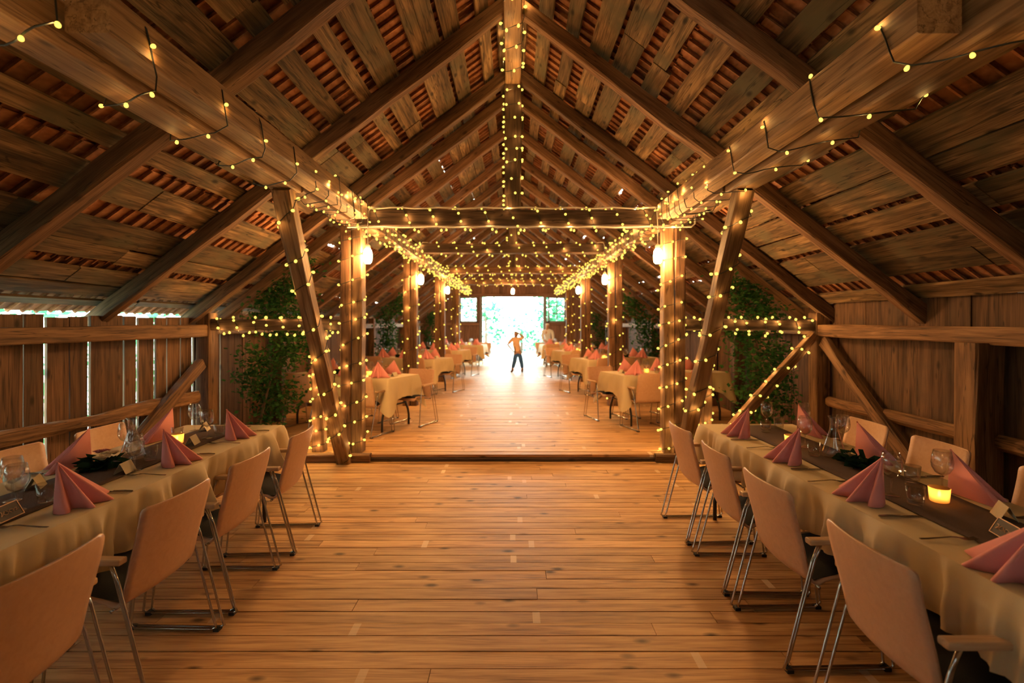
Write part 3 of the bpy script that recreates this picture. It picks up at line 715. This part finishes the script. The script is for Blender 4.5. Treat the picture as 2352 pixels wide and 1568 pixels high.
def votive_proto():
    t = thing('votive_candle', '', 'candle')
    b = MB(); b.lathe([(0, 0), (.033, 0), (.037, .004), (.042, .066), (.040, .066), (.0345, .007), (0, .006)], 18); b.build('glass_cup', M['candleglass'], t, smooth=True)
    b = MB(); b.lathe([(0, .007), (.02, .007), (.0205, .022), (0, .021)], 14); b.build('tealight', M['wax'], t)
    b = MB(); b.lathe([(0, .022), (.005, .028), (.0062, .036), (.003, .048), (0, .056)], 10); f = b.build('flame', M['flame'], t, smooth=True)
    lo = bpy.data.objects.new('candle_glow', bpy.data.lights.new('candle_glow', 'POINT')); lo.data.energy = .5; lo.data.cycles.use_multiple_importance_sampling = False; lo.data.color = (1, .52, .17); lo.data.shadow_soft_size = .004; C.objects.link(lo); lo.parent = t; lo.location = (0, 0, .06)
    return proto(t)
VC = votive_proto()
def carafe_proto():
    t = thing('carafe', '', 'carafe')
    b = MB(); b.lathe([(0, 0), (.066, 0), (.070, .006), (.062, .04), (.040, .11), (.024, .165), (.0225, .20), (.026, .235), (.034, .25), (.0325, .25), (.0245, .235), (.021, .20), (.0225, .166), (.0385, .111), (.060, .042), (.066, .010), (0, .006)], 22); b.build('carafe_glass', M['glass'], t, smooth=True)
    return proto(t)
CF = carafe_proto()
def fork_proto():
    b = MB(); n = 10
    prof = [(-.10, .0055, .004), (-.07, .0058, .0045), (-.02, .0040, .008), (.02, .0034, .011), (.045, .0060, .009), (.060, .0115, .005), (.075, .012, .003)]
    b.rings([[(x, -w_, z-.0008), (x, w_, z-.0008), (x, w_, z+.0014), (x, -w_, z+.0014)] for x, w_, z in prof])
    for k in range(4):
        y = -.0098+.00653*k
        b.rings([[(x, y-hw, z-.0007), (x, y+hw, z-.0007), (x, y+hw, z+.001), (x, y-hw, z+.001)] for x, hw, z in ((.074, .0022, .003), (.10, .0019, .004), (.115, .0011, .008))])
    return proto(tag(b.build('fork', M['steel']), '', 'fork'))
def knife_proto():
    b = MB()
    b.rings([[(x, -w0, .0002), (x, w1, .0002), (x, w1, h), (x, -w0, h)] for x, w0, w1, h in ((-.10, .0055, .0055, .006), (-.06, .0065, .0065, .0075), (-.005, .0048, .0048, .006), (.0, .004, .009, .0024), (.05, .004, .0105, .002), (.09, .004, .009, .0018), (.112, .003, .001, .0014))])
    return proto(tag(b.build('knife', M['steel']), '', 'knife'))
FK, KN = fork_proto(), knife_proto()
def tent_proto():
    b = MB()
    for s in (-1, 1): b.hexa([(s*.03, -.05, 0), (s*.0315, -.05, 0), (s*.0315, .05, 0), (s*.03, .05, 0), (0, -.05, .058), (s*.0015, -.05, .058), (s*.0015, .05, .058), (0, .05, .058)])
    return proto(tag(b.build('place_card', M['card']), '', 'place card'))
TC = tent_proto()
def darkcard_proto():
    t = thing('framed_place_card', '', 'place card'); R_ = Matrix.Rotation(-.5, 3, 'Y')
    def bx(b, c, d): b.box(R_ @ V(c)+V((0, 0, .003)), d, 0, 0, R_)
    b = MB(); bx(b, (0, 0, .033), (.004, .125, .066)); b.build('card', M['darkcard'], t)
    b = MB()
    for c, d in (((.0025, 0, .0655), (.002, .125, .003)), ((.0025, 0, .0012), (.002, .125, .003)), ((.0025, .061, .033), (.002, .003, .066)), ((.0025, -.061, .033), (.002, .003, .066))): bx(b, c, d)
    pts = []
    for k in range(46): u = k/45; pts.append(R_ @ V((.0042, -.045+.09*u+.008*math.sin(u*38), .032+.010*math.sin(u*30+1)*(1-.5*u)))+V((0, 0, .003)))
    b.tube(pts, .0009, 4); b.build('gold_border', M['gold'], t)
    b = MB(); b.hexa([(-.045, -.05, 0), (-.043, -.05, 0), (-.043, .05, 0), (-.045, .05, 0), (-.028, -.05, .05), (-.026, -.05, .05), (-.026, .05, .05), (-.028, .05, .05)]); b.build('card_stay', M['darkcard'], t)
    return proto(t)
DC = darkcard_proto()
def leafclump(b, c, rad, n, size, flat=.5, r0=0, r1=1):
    for _ in range(n):
        d = V((random.gauss(0, 1), random.gauss(0, 1), random.gauss(0, 1)*flat)); d = d.normalized()*random.random()**.45
        p = V(c)+V((d.x*rad[0], d.y*rad[1], d.z*rad[2])); leaf(b, p, d+V((0, 0, .3)), size*random.uniform(.6, 1.3), random.uniform(r0, r1))
def leaf(b, p, d, s, r):
    d = (d+V((random.uniform(-.9, .9), random.uniform(-.9, .9), random.uniform(-.9, .5)))).normalized(); sd = d.cross(V((random.uniform(-1, 1), random.uniform(-1, 1), 1)))
    sd = sd.normalized() if sd.length > 1e-4 else V((1, 0, 0)); u = d.cross(sd); i = len(b.v)
    b.v += [p, p+d*s*.5+sd*s*.33-u*s*.08, p+d*s-u*s*.12, p+d*s*.5-sd*s*.33-u*s*.08, p+d*s*.5+u*s*.05]
    b.face((i, i+1, i+4), r); b.face((i+1, i+2, i+4), r); b.face((i+2, i+3, i+4), r); b.face((i+3, i, i+4), r)
def bouquet_proto(nm, roses):
    t = thing('bouquet', '', 'flowers')
    b = MB()
    for k in range(46):
        a = random.uniform(0, 2*PI); q = random.uniform(.02, .11); leaf(b, V((math.cos(a)*q*.55, math.sin(a)*q*.55, .012+random.uniform(0, .035))), V((math.cos(a), math.sin(a), .05)), random.uniform(.06, .11), random.random())
    b.build('leaves', M['darkleaf'], t)
    for (x, y, z, rr, mt) in roses:
        b = MB()
        for ring in range(4):
            m_ = 3+ring*2
            for j in range(m_):
                a = 2*PI*j/m_+ring; tilt = .25+.33*ring; rad = rr*(.25+.25*ring)
                def pet(u, v): q = (v-.5)*1.5; return V((x+math.cos(a+q)*rad*(math.sin(tilt)*u*.9+.35), y+math.sin(a+q)*rad*(math.sin(tilt)*u*.9+.35), z+rr*.95*math.sin(u*PI*.5)*math.cos(tilt*.75)-.1*rr*q*q*u))
                b.grid(pet, 3, 4, random.random())
        b.build('rose' if mt == 'petal' else 'pink_bloom', M[mt], t, smooth=True)
    b = MB(); b.lathe([(0, 0), (.05, 0), (.055, .02), (0, .028)], 14); b.build('foam_base', M['darkleaf'], t)
    return proto(t)
B1 = bouquet_proto('a', [(.03, -.07, .06, .036, 'petal'), (.02, .01, .065, .03, 'petal'), (-.02, .06, .07, .026, 'pinkpetal'), (.02, .085, .055, .022, 'petal'), (-.03, .02, .08, .022, 'pinkpetal')])
B2 = bouquet_proto('b', [(-.03, .02, .05, .026, 'petal')])

# ------------------------------------------------------------------ the two long tables, laid
def put(p, x, y, z, rz, label, group): return place(p, (x, y, z), rz, label, group)
g = 'pink napkins on the left long table'
put(NPL, -2.05, 2.25, TZ, 0, 'largest pink fan napkin on the left table, aisle side, by the water tumbler', g)
put(NPL, -2.06, 2.95, TZ, 0, 'pink fan napkin before the lit candle on the left table', g)
put(NPL, -2.07, 3.62, TZ, 0, 'pink fan napkin at the far aisle corner of the left table', g)
put(NPL, -2.52, 2.98, TZ, PI, 'pink napkin behind the white rose bouquet, wall side of left table', g)
put(NPL, -2.50, 3.68, TZ, PI, 'pink napkin behind the lit candle, wall side of the left table', g)
g = 'pink napkins on the right long table'
put(NPR, 1.735, 3.68, TZ, 0, 'pink fan napkin at the far aisle corner of the right table', g)
put(NPR, 1.715, 2.99, TZ, 0, 'pink fan napkin beside the carafe, aisle side of right table', g)
put(NPR, 1.72, 2.33, TZ, 0, 'many-pleated pink napkin in front of the tumbler and candle, right table', g)
put(NPR, 1.705, 1.60, TZ, 0, 'biggest pink napkin at the right picture edge, beside a fork', g)
put(NPR, 2.20, 3.86, TZ, PI, 'pink napkin farthest along the wall side of the right table', g)
put(NPR, 2.18, 3.17, TZ, PI, 'pink napkin right of the carafe, wall side of the right table', g)
put(NPR, 2.16, 2.47, TZ, PI, 'pink napkin behind the candle, wall side of the right table', g)
g = 'wine glasses on the long tables'
for x, y, lb in ((-2.20, 2.22, 'wine glass at the left picture edge, in front of its twin'), (-2.34, 2.34, 'wine glass at the left picture edge, behind its twin'), (-2.44, 3.16, 'tall wine glass behind the rose bouquet, next to the left carafe'),
    (-2.13, 2.82, 'wine glass just right of the rose bouquet on the left table'), (-2.46, 3.87, 'wine glass at the far end of the left table, wall side'), (-2.21, 3.62, 'wine glass at far end of left table, by the tumbler'),
    (2.02, 3.98, 'wine glass beside the first napkin at the far right table end'), (2.28, 3.92, 'wine glass at the far wall corner of the right table'), (1.96, 3.36, 'wine glass left of the carafe on the right table'),
    (2.24, 3.40, 'wine glass right of the carafe on the right table'), (1.83, 2.42, 'wine glass behind the tumbler on the right table'), (2.11, 2.46, 'wine glass in front of the chair by the wall brace'), (2.13, 1.98, 'wine glass at the right picture edge by the folded card')):
    put(WG, x, y, TR, random.random(), lb, g)
g = 'tumblers on the long tables'
for x, y, lb in ((-2.17, 2.33, 'water tumbler left of the biggest left-table napkin'), (-2.2, 3.04, 'tumbler by the dark folded card on the left table'), (-2.18, 3.72, 'tumbler beside the far napkin of the left table'), (-2.40, 3.58, 'tumbler behind the lit candle on the left table'),
    (1.89, 3.14, 'tumbler left of the carafe base on the right table'), (1.85, 2.30, 'tumbler next to the lit candle on the right table'), (1.93, 3.82, 'tumbler by the far napkin of the right table'), (2.1, 3.95, 'tumbler at the far end between two wine glasses, right table'), (2.09, 2.62, 'tumbler on the wall side just beyond the nearest lit candle, right table')):
    put(TB, x, y, TR, random.random(), lb, g)
g = 'votive candles on the long tables'
for x, y, lb in ((-2.32, 3.46, 'lit votive candle on the left long table'), (1.985, 2.33, 'lit votive candle nearest us on the right long table'), (1.90, 3.42, 'lit votive candle half behind a napkin on the right table')): put(VC, x, y, TR, 0, lb, g)
put(CF, -2.34, 3.08, TR, 0, 'glass carafe on the left long table', 'carafes'); put(CF, 2.0, 3.12, TR, 0, 'conical glass carafe on the right long table', 'carafes')
put(B1, -2.36, 2.88, TR, .25, 'white rose bouquet with dark leaves on the left table', 'table flowers'); put(B2, 2.01, 2.93, TR, .4, 'dark leafy bouquet below the carafe on the right table', 'table flowers')
g = 'forks on the long tables'
for x, y, a, lb in ((-1.995, 2.04, PI, 'fork below the framed card, left picture edge'), (-2.0, 2.74, PI, 'fork before the folded card, middle of left table'), (-1.99, 3.47, PI, 'fork at the far aisle corner of the left table'),
    (1.67, 1.93, 0, 'fork touching the framed card on the right table'), (1.65, 2.63, 0, 'fork between the second and third right-table napkins'), (1.66, 3.34, 0, 'fork before the candle half hidden on the right table'), (2.25, 2.14, PI, 'fork behind the white folded card, right table')): put(FK, x, y, TZ, a, lb, g)
g = 'knives on the long tables'
for x, y, a, lb in ((-1.985, 2.48, PI, 'knife right of the largest left-table napkin'), (-2.0, 3.19, PI, 'knife right of the candle-side napkin, left table'), (-1.99, 3.88, PI, 'knife at the far end of the left table'), (-2.6, 2.77, 0, 'knife on the wall side, left of the bouquet'),
    (1.68, 2.16, 0, 'knife in front of the many-pleated napkin, right table'), (1.69, 2.86, 0, 'knife left of the many-pleated napkin, right table'), (1.66, 3.58, 0, 'knife before the far aisle napkin of the right table'), (2.24, 2.72, PI, 'knife on the wall side beside a tumbler, right table')): put(KN, x, y, TZ, a, lb, g)
g = 'folded place cards'
for x, y, a, lb in ((-2.41, 2.53, .5, 'cream folded card behind the tumbler, left table'), (-2.16, 2.79, .15, 'folded card leaning by the bouquet and fork, left table'), (-2.39, 3.88, .3, 'cream folded card by the far wine glasses, left table'), (-2.2, 3.44, .2, 'dim folded card in front of the far wine glass, left table'), (2.10, 2.14, -.45, 'cream folded card on the right table, near the picture edge')): put(TC, x, y, TR, a, lb, g)
g = 'dark framed cards'
put(DC, -2.12, 2.12, TR, .15, 'dark gold-edged card at the left picture edge', g); put(DC, 1.88, 1.93, TR, PI-.25, 'dark gold-edged card behind the biggest right napkin', g)

# ------------------------------------------------------------------ cross tables in the raised hall
FT = [('left', 0, -1.55, 7.10, -.40), ('left', 1, -1.50, 10.72, -.42), ('left', 2, -1.38, 14.1, -.38), ('left', 3, -1.0, 17.7, -.15),
      ('right', 0, 1.50, 7.52, PI+.30), ('right', 1, 1.42, 10.62, PI+.36), ('right', 2, 1.26, 13.7, PI+.36), ('right', 3, 1.02, 17.7, PI+.12)]
FHX, FHY = .90, .36
for sd, i, ex, ey, rz in FT:
    ca, sa = math.cos(rz), math.sin(rz); cx, cy_ = ex-ca*FHX, ey-sa*FHX
    ns = -1 if sd == 'left' else 1           # local side that faces the front of the hall
    def W(x, y): return cx+x*ca-y*sa, cy_+x*sa+y*ca
    nm = '%s %s cross table' % (ORD[i], sd)
    folding_table('folding table with bent black legs, %s, under its cloth' % nm, FHX, FHY, (cx, cy_, RZ), rz, 'folding cross tables')
    cloth('tablecloth', FHX+.012, FHY+.012, RZ+.742, .27, .50, 11.3*i+(3 if ns > 0 else 0), 5, .022, 'cream cloth with drooping corners on the %s' % nm, 'cross tablecloths', (cx, cy_, 0), rz)
    for q, (x, y) in enumerate(((.60, -.19), (.02, -.19), (-.55, -.19), (.60, .19), (.02, .19), (-.55, .19))):
        side = 'front side' if (y < 0) == (ns < 0) else 'back side'; al = ['aisle end', 'middle', 'wall end'][q % 3]
        a, b_ = W(x, y)
        # the fan faces its diner
        fa = rz + (-PI/2 if y < 0 else PI/2)
        put(NPL if ns < 0 else NPR, a, b_, RZ+TZ, fa if ns < 0 else fa+PI, 'pink napkin, %s, %s of the %s' % (side, al, nm), 'pink napkins on the cross tables')
        if q != 4 or i < 2:
            x2 = x-.20; a, b_ = W(x2, y*.55); put(WG, a, b_, RZ+TZ, random.random(), 'wine glass, %s, %s of the %s' % (side, al, nm), 'wine glasses on the cross tables')
    a, b_ = W(.38, ns*.10); put(VC, a, b_, RZ+TZ, 0, 'votive candle on the %s' % nm, 'votive candles on the cross tables')
    a, b_ = W(.25, ns*.17); put(TB, a, b_, RZ+TZ, 0, 'tumbler on the %s' % nm, 'tumblers on the cross tables')
    if i < 3:
        a, b_ = W(-.2, 0); put(B1, a, b_, RZ+TZ, rz, 'low flower bunch on the %s' % nm, 'flowers on the cross tables')
        a, b_ = W(.78, ns*.05); put(TC, a, b_, RZ+TZ, rz, 'folded card at the aisle end of the %s' % nm, 'cards on the cross tables')
    for x, y, lb in ((.62, ns*(FHY+.30), 'chair at the aisle end of the front side, %s'), (-.45 if ns < 0 else 0.0, ns*(FHY+.30), 'chair at the wall end of the front side, %s'),
                     (.80, -ns*(FHY+.28), 'chair at the aisle end of the back side, %s'), (.08, -ns*(FHY+.28), 'chair at the wall end of the back side, %s')):
        if i == 3 and ns*y > 0 and x > 0 and sd == 'left': continue
        a, b_ = W(x, y); chair(a, b_, RZ, rz+(PI/2 if y < 0 else -PI/2), 'plywood '+lb % nm, 'chairs at the cross tables')

# ------------------------------------------------------------------ leafy saplings against the walls
def sapling(label, base, tip, spread, n, size, seed, branches=9):
    random.seed(seed); t = thing('sapling', label, 'plant', base, group='saplings along the walls'); o0 = V(base); tp = V(tip)-o0
    def ok(p):
        q = p+o0; return q.z < under(q.x)+.02 and abs(q.x) < HW-.12 and not (abs(q.x) > 3.5 and 1.36 < q.z < 1.62) and q.z > base[2]+.02
    b = MB(); path = [tp*(k/8)+V((.03*math.sin(k*1.7+seed), .03*math.cos(k*1.3), 0)) for k in range(9)]
    b.tube(path, [.017-.0014*k for k in range(9)], 7)
    lf = MB()
    for k in range(branches):
        f = .16+.84*k/(branches-1); p = tp*f; a = random.uniform(0, 2*PI)
        d = V((math.cos(a)*spread[0], math.sin(a)*spread[1], random.uniform(.05, .35)))*(1.0-.35*f); br = [p, p+d*.5+V((0, 0, .03)), p+d]
        while not all(ok(q_) for q_ in br[1:]) and d.length > .05: d = d*.8; br = [p, p+d*.5+V((0, 0, .03)), p+d]
        b.tube(br, [.008, .005, .003], 5)
        for _ in range(n//branches):
            q = p+d*random.uniform(.05, 1.1)+V((random.gauss(0, spread[0]*.32), random.gauss(0, spread[1]*.3), random.gauss(0, .12)))
            if ok(q): leaf(lf, q, V((random.uniform(-1, 1), random.uniform(-1, 1), -.2)), size*random.uniform(.6, 1.25), random.random())
    b.build('stem', M['bark'], t); lf.build('foliage', M['leaf'], t)
    return t
sapling('leafy sapling in the left corner behind the cross girt', (-3.22, 6.35, RZ), (-2.92, 6.45, 2.15), (.42, .22), 3600, .066, 3, 12)
sapling('leafy sapling in the right corner behind the wine glasses', (3.28, 6.4, RZ), (3.05, 6.5, 2.0), (.48, .22), 3300, .066, 5, 12)
sapling('leafy sapling on the left wall beyond the second post', (-3.25, 12.3, RZ), (-2.95, 12.4, 2.3), (.42, .25), 1700, .085, 8, 9)
sapling('leafy sapling on the right wall beyond the second post', (3.25, 12.1, RZ), (2.95, 12.2, 2.3), (.42, .25), 1700, .085, 9, 9)
sapling('dark sapling in the left corner by the far gable', (-3.3, 19.3, RZ), (-3.2, 19.4, 2.0), (.28, .2), 700, .1, 10, 7)
sapling('dark sapling in the right corner by the far gable', (3.3, 19.3, RZ), (3.2, 19.4, 2.0), (.28, .2), 700, .1, 12, 7)
random.seed(77)

# ------------------------------------------------------------------ people
def skin_obj(name, verts, edges, rad, mat, parent, sub=2, k=1.0):
    rad = [r*k if r > .012 else r for r in [q if not isinstance(q, tuple) else q[0] for q in rad]] if k != 1.0 else rad
    me = bpy.data.meshes.new(name); me.from_pydata([tuple(v) for v in verts], edges, []); me.update(); me.materials.append(mat)
    o = bpy.data.objects.new(name, me); C.objects.link(o); o.parent = parent
    md = o.modifiers.new('skin', 'SKIN'); md.use_smooth_shade = True
    for i, r in enumerate(rad):
        d = me.skin_vertices[0].data[i]; d.radius = (r, r) if not isinstance(r, tuple) else r; d.use_root = (i == 0)
    q = o.modifiers.new('smooth', 'SUBSURF'); q.levels = sub; q.render_levels = sub
    return o
def chain(vs, es, rs, pts, start=None):
    prev = start
    for p, r in pts:
        vs.append(V(p)); rs.append(r); i = len(vs)-1
        if prev is not None: es.append((prev, i))
        prev = i
    return prev
def hand(vs, es, rs, wrist_i, wrist, d, side, s):
    """palm and five curled fingers grown from the wrist"""
    d = V(d).normalized(); sd = V(side).normalized(); pn = d.cross(sd)
    palm = chain(vs, es, rs, [(V(wrist)+d*.045*s, (.026*s, .014*s))], wrist_i); pc = V(wrist)+d*.045*s
    for k, L in enumerate((.9, 1.0, .93, .75)):
        b0 = pc+d*.025*s+sd*(k-1.5)*.017*s
        chain(vs, es, rs, [(b0, .0085*s), (b0+d*.030*L*s-pn*.005*s, .0075*s), (b0+d*.052*L*s-pn*.016*s, .0065*s)], palm)
    b0 = V(wrist)+d*.02*s-sd*.024*s
    chain(vs, es, rs, [(b0, .009*s), (b0+d*.02*s-sd*.018*s, .008*s), (b0+d*.040*s-sd*.022*s, .007*s)], wrist_i)
def face_parts(t, c, r, fy):
    b = MB()
    for s in (-1, 1): b.box((c[0]+s*r*.36, c[1]+fy*r*.90, c[2]+r*.05), (r*.24, r*.1, r*.1))
    b.box((c[0], c[1]+fy*r*.86, c[2]-r*.52), (r*.42, r*.08, r*.07)); b.build('eyes_and_mouth', M['hair'], t)
# child with hand on head, facing the camera
P1 = thing('person', 'person in tan shirt and blue jeans in the bright doorway, hand on head', 'person', (.14, 15.27, RZ))
v, e, r = [], [], []
pel = chain(v, e, r, [((.01, 0, .61), (.085, .06))])
ch = chain(v, e, r, [((-.01, 0, .72), (.08, .058)), ((-.04, 0, .88), (.095, .062)), ((-.055, 0, 1.0), (.085, .055))], pel)
nk = chain(v, e, r, [((-.052, 0, 1.075), .036), ((-.046, -.005, 1.12), (.052, .058)), ((-.044, -.008, 1.175), (.066, .075)), ((-.044, -.004, 1.222), (.05, .058))], ch)
a1 = chain(v, e, r, [((-.15, 0, 1.02), .042), ((-.225, .0, .935), .036), ((-.30, .01, .85), .029), ((-.235, -.01, .765), .026), ((-.165, -.03, .69), .020)], ch)
hand(v, e, r, a1, (-.165, -.03, .69), (.6, -.2, -.75), (.6, .5, .3), .8)
a2 = chain(v, e, r, [((.04, 0, 1.03), .042), ((.12, -.01, 1.035), .036), ((.20, -.03, 1.075), .029), ((.12, -.05, 1.135), .025), ((.055, -.06, 1.175), .020)], ch)
hand(v, e, r, a2, (.055, -.06, 1.175), (-.9, -.2, .35), (.3, .2, .9), .8)
for hx, kx, ax, tx in ((-.045, -.088, -.148, -.185), (.065, .118, .15, .14)):
    chain(v, e, r, [((hx, 0, .56), .068), ((kx, -.012, .335), .048), ((ax, .01, .12), .032), ((ax, .01, .05), .032), ((tx, -.11, .03), (.03, .024))], pel)
skin_obj('body', v, e, r, M['skin'], P1, k=1.18)
v, e, r = [], [], []
p = chain(v, e, r, [((.01, 0, .60), (.098, .07)), ((-.01, 0, .72), (.09, .066)), ((-.04, 0, .88), (.105, .07)), ((-.055, 0, 1.0), (.092, .062)), ((-.052, 0, 1.055), (.045, .045))])
chain(v, e, r, [((-.15, 0, 1.02), .053), ((-.225, 0, .935), .046), ((-.285, .008, .868), .04)], 3); chain(v, e, r, [((.04, 0, 1.03), .053), ((.12, -.01, 1.035), .046), ((.18, -.024, 1.066), .04)], 3)
skin_obj('tan_shirt', v, e, r, M['tanshirt'], P1, k=1.2)
v, e, r = [], [], []
p = chain(v, e, r, [((.01, 0, .635), (.094, .068)), ((.01, 0, .585), (.092, .07))])
for hx, kx, ax in ((-.045, -.088, -.146), (.065, .118, .15)): chain(v, e, r, [((hx, 0, .54), .078), ((kx, -.012, .335), .056), ((ax, .01, .115), .042)], 1)
skin_obj('jeans', v, e, r, M['jeans'], P1, k=1.22)
for ax, tx in ((-.148, -.19), (.15, .142)):
    v, e, r = [], [], []; chain(v, e, r, [((ax, .015, .135), .042), ((ax, .015, .055), .045), (((ax+tx)/2, -.05, .04), (.042, .036)), ((tx, -.125, .034), (.036, .03))]); skin_obj('boot', v, e, r, M['boot'], P1)
v, e, r = [], [], []; chain(v, e, r, [((-.044, .02, 1.175), (.066, .07)), ((-.044, .012, 1.225), (.072, .074)), ((-.044, .0, 1.25), (.04, .05))]); skin_obj('hair', v, e, r, M['hair'], P1)
b = MB(); b.tube([(-.048, -.048, 1.05), (-.07, -.076, .98), (-.078, -.086, .88), (-.075, -.078, .72), (-.07, -.076, .60)], .014, 6); b.build('strap', M['strap'], P1)
face_parts(P1, (-.044, -.008, 1.165), .076, -1)
# waiter seen from behind, bent over the far table
P2 = thing('person', 'person in white shirt and white cap bent over the far right table', 'person', (1.28, 18.45, RZ))
v, e, r = [], [], []
pel = chain(v, e, r, [((0, .05, .80), (.12, .095))])
ch = chain(v, e, r, [((0, .04, .93), (.11, .085)), ((-.005, -.01, 1.08), (.125, .09)), ((-.01, -.06, 1.21), (.12, .08))], pel)
chain(v, e, r, [((-.015, -.09, 1.29), .045), ((-.02, -.12, 1.34), (.062, .07)), ((-.02, -.13, 1.40), (.076, .088)), ((-.02, -.12, 1.445), (.055, .06))], ch)
for s in (-1, 1):
    a = chain(v, e, r, [((s*.165, -.06, 1.20), .05), ((s*.19, -.12, 1.05), .042), ((s*.19, -.20, .93), .034), ((s*.14, -.32, .86), .030), ((s*.10, -.40, .80), .023)], ch)
    hand(v, e, r, a, (s*.10, -.40, .80), (-s*.2, -.9, -.25), (s*.9, 0, 0), .95)
    chain(v, e, r, [((s*.075, .04, .73), .078), ((s*.085, .0, .42), .056), ((s*.09, .03, .13), .038), ((s*.09, .03, .05), .036), ((s*.1, -.12, .03), (.036, .026))], pel)
skin_obj('body', v, e, r, M['skin2'], P2)
v, e, r = [], [], []
chain(v, e, r, [((0, .05, .78), (.128, .105)), ((0, .04, .93), (.122, .098)), ((-.005, -.01, 1.08), (.138, .10)), ((-.01, -.06, 1.21), (.13, .09)), ((-.015, -.085, 1.275), (.05, .05))])
for s in (-1, 1): chain(v, e, r, [((s*.165, -.06, 1.20), .062), ((s*.19, -.12, 1.05), .055), ((s*.19, -.20, .93), .047), ((s*.145, -.31, .865), .04)], 3)
skin_obj('white_shirt', v, e, r, M['whiteshirt'], P2)
v, e, r = [], [], []
chain(v, e, r, [((0, .05, .80), (.125, .102)), ((0, .05, .74), (.12, .1))])
for s in (-1, 1): chain(v, e, r, [((s*.075, .04, .70), .09), ((s*.085, .0, .42), .066), ((s*.09, .03, .09), .05)], 1)
skin_obj('dark_trousers', v, e, r, M['strap'], P2)
v, e, r = [], [], []; chain(v, e, r, [((-.02, -.125, 1.42), (.082, .092)), ((-.02, -.12, 1.46), (.076, .084)), ((-.02, -.115, 1.485), (.045, .05))]); skin_obj('white_cap', v, e, r, M['whiteshirt'], P2)
v, e, r = [], [], []; chain(v, e, r, [((-.02, -.085, 1.39), (.066, .05)), ((-.02, -.075, 1.345), (.05, .035))]); skin_obj('hair', v, e, r, M['hair'], P2)
for s in (-1, 1):
    v, e, r = [], [], []; chain(v, e, r, [((s*.09, .03, .06), .044), ((s*.095, -.05, .045), (.042, .038)), ((s*.1, -.13, .036), (.036, .03))]); skin_obj('shoe', v, e, r, M['strap'], P2)
face_parts(P2, (-.02, -.13, 1.385), .084, -1)

# ------------------------------------------------------------------ outdoors
b = MB(); b.box((0, 20, -.32), (120, 120, .1)); S(b.build('ground', M['ground']))
def outtree(label, c, rad, n, size, seed, trunk=True):
    random.seed(seed); t = thing('garden_tree', label, 'tree', (c[0], c[1], -.27), group='trees outside the doorway')
    b = MB(); b.tube([(0, 0, 0), (.05, 0, c[2]*.5), (0, .05, c[2]+.5)], [.12, .09, .05], 8); b.build('trunk', M['bark'], t)
    b = MB()
    for k in range(n//40):
        d = V((random.gauss(0, 1), random.gauss(0, 1), random.gauss(0, 1))).normalized()*random.random()**.5; cc = V((d.x*rad[0], d.y*rad[1], c[2]+.27+d.z*rad[2])); q = random.uniform(.25, .6)
        for _ in range(40):
            p = cc+V((random.gauss(0, q), random.gauss(0, q), random.gauss(0, q)))
            if p.z > .05: leaf(b, p, V((random.uniform(-1, 1), random.uniform(-1, 1), .1)), size*random.uniform(.5, 1.4), random.random())
    b.build('foliage', M['outleaf'], t)
outtree('green tree outside, left of the doorway view', (-1.6, 29, 2.2), (1.5, 1.2, 2.0), 620, .30, 21)
outtree('green tree outside, right of the doorway view', (2.1, 30, 2.0), (1.5, 1.2, 2.2), 760, .30, 22)
outtree('green shrub outside behind the person with hand on head', (.5, 31, 1.0), (1.6, 1, 1.2), 480, .28, 23)
outtree('green tree outside beyond the left gable window', (-6.0, 31, 2.4), (1.5, 1.2, 2.0), 480, .3, 24)
random.seed(30); b = MB()
for k in range(5200):
    y = random.uniform(-2, 8); z = random.uniform(-.2, 3.0); x = -5.6+random.gauss(0, .25)+.25*math.sin(y*1.9)
    leaf(b, V((x, y, z)), V((1, random.uniform(-.6, .6), random.uniform(-.3, .6))), random.uniform(.10, .2), random.random())
o = b.build('hedge_foliage', M['hedge']); tag(o, 'green hedge glimpsed through the gaps of the left wall', 'hedge', kind='stuff')
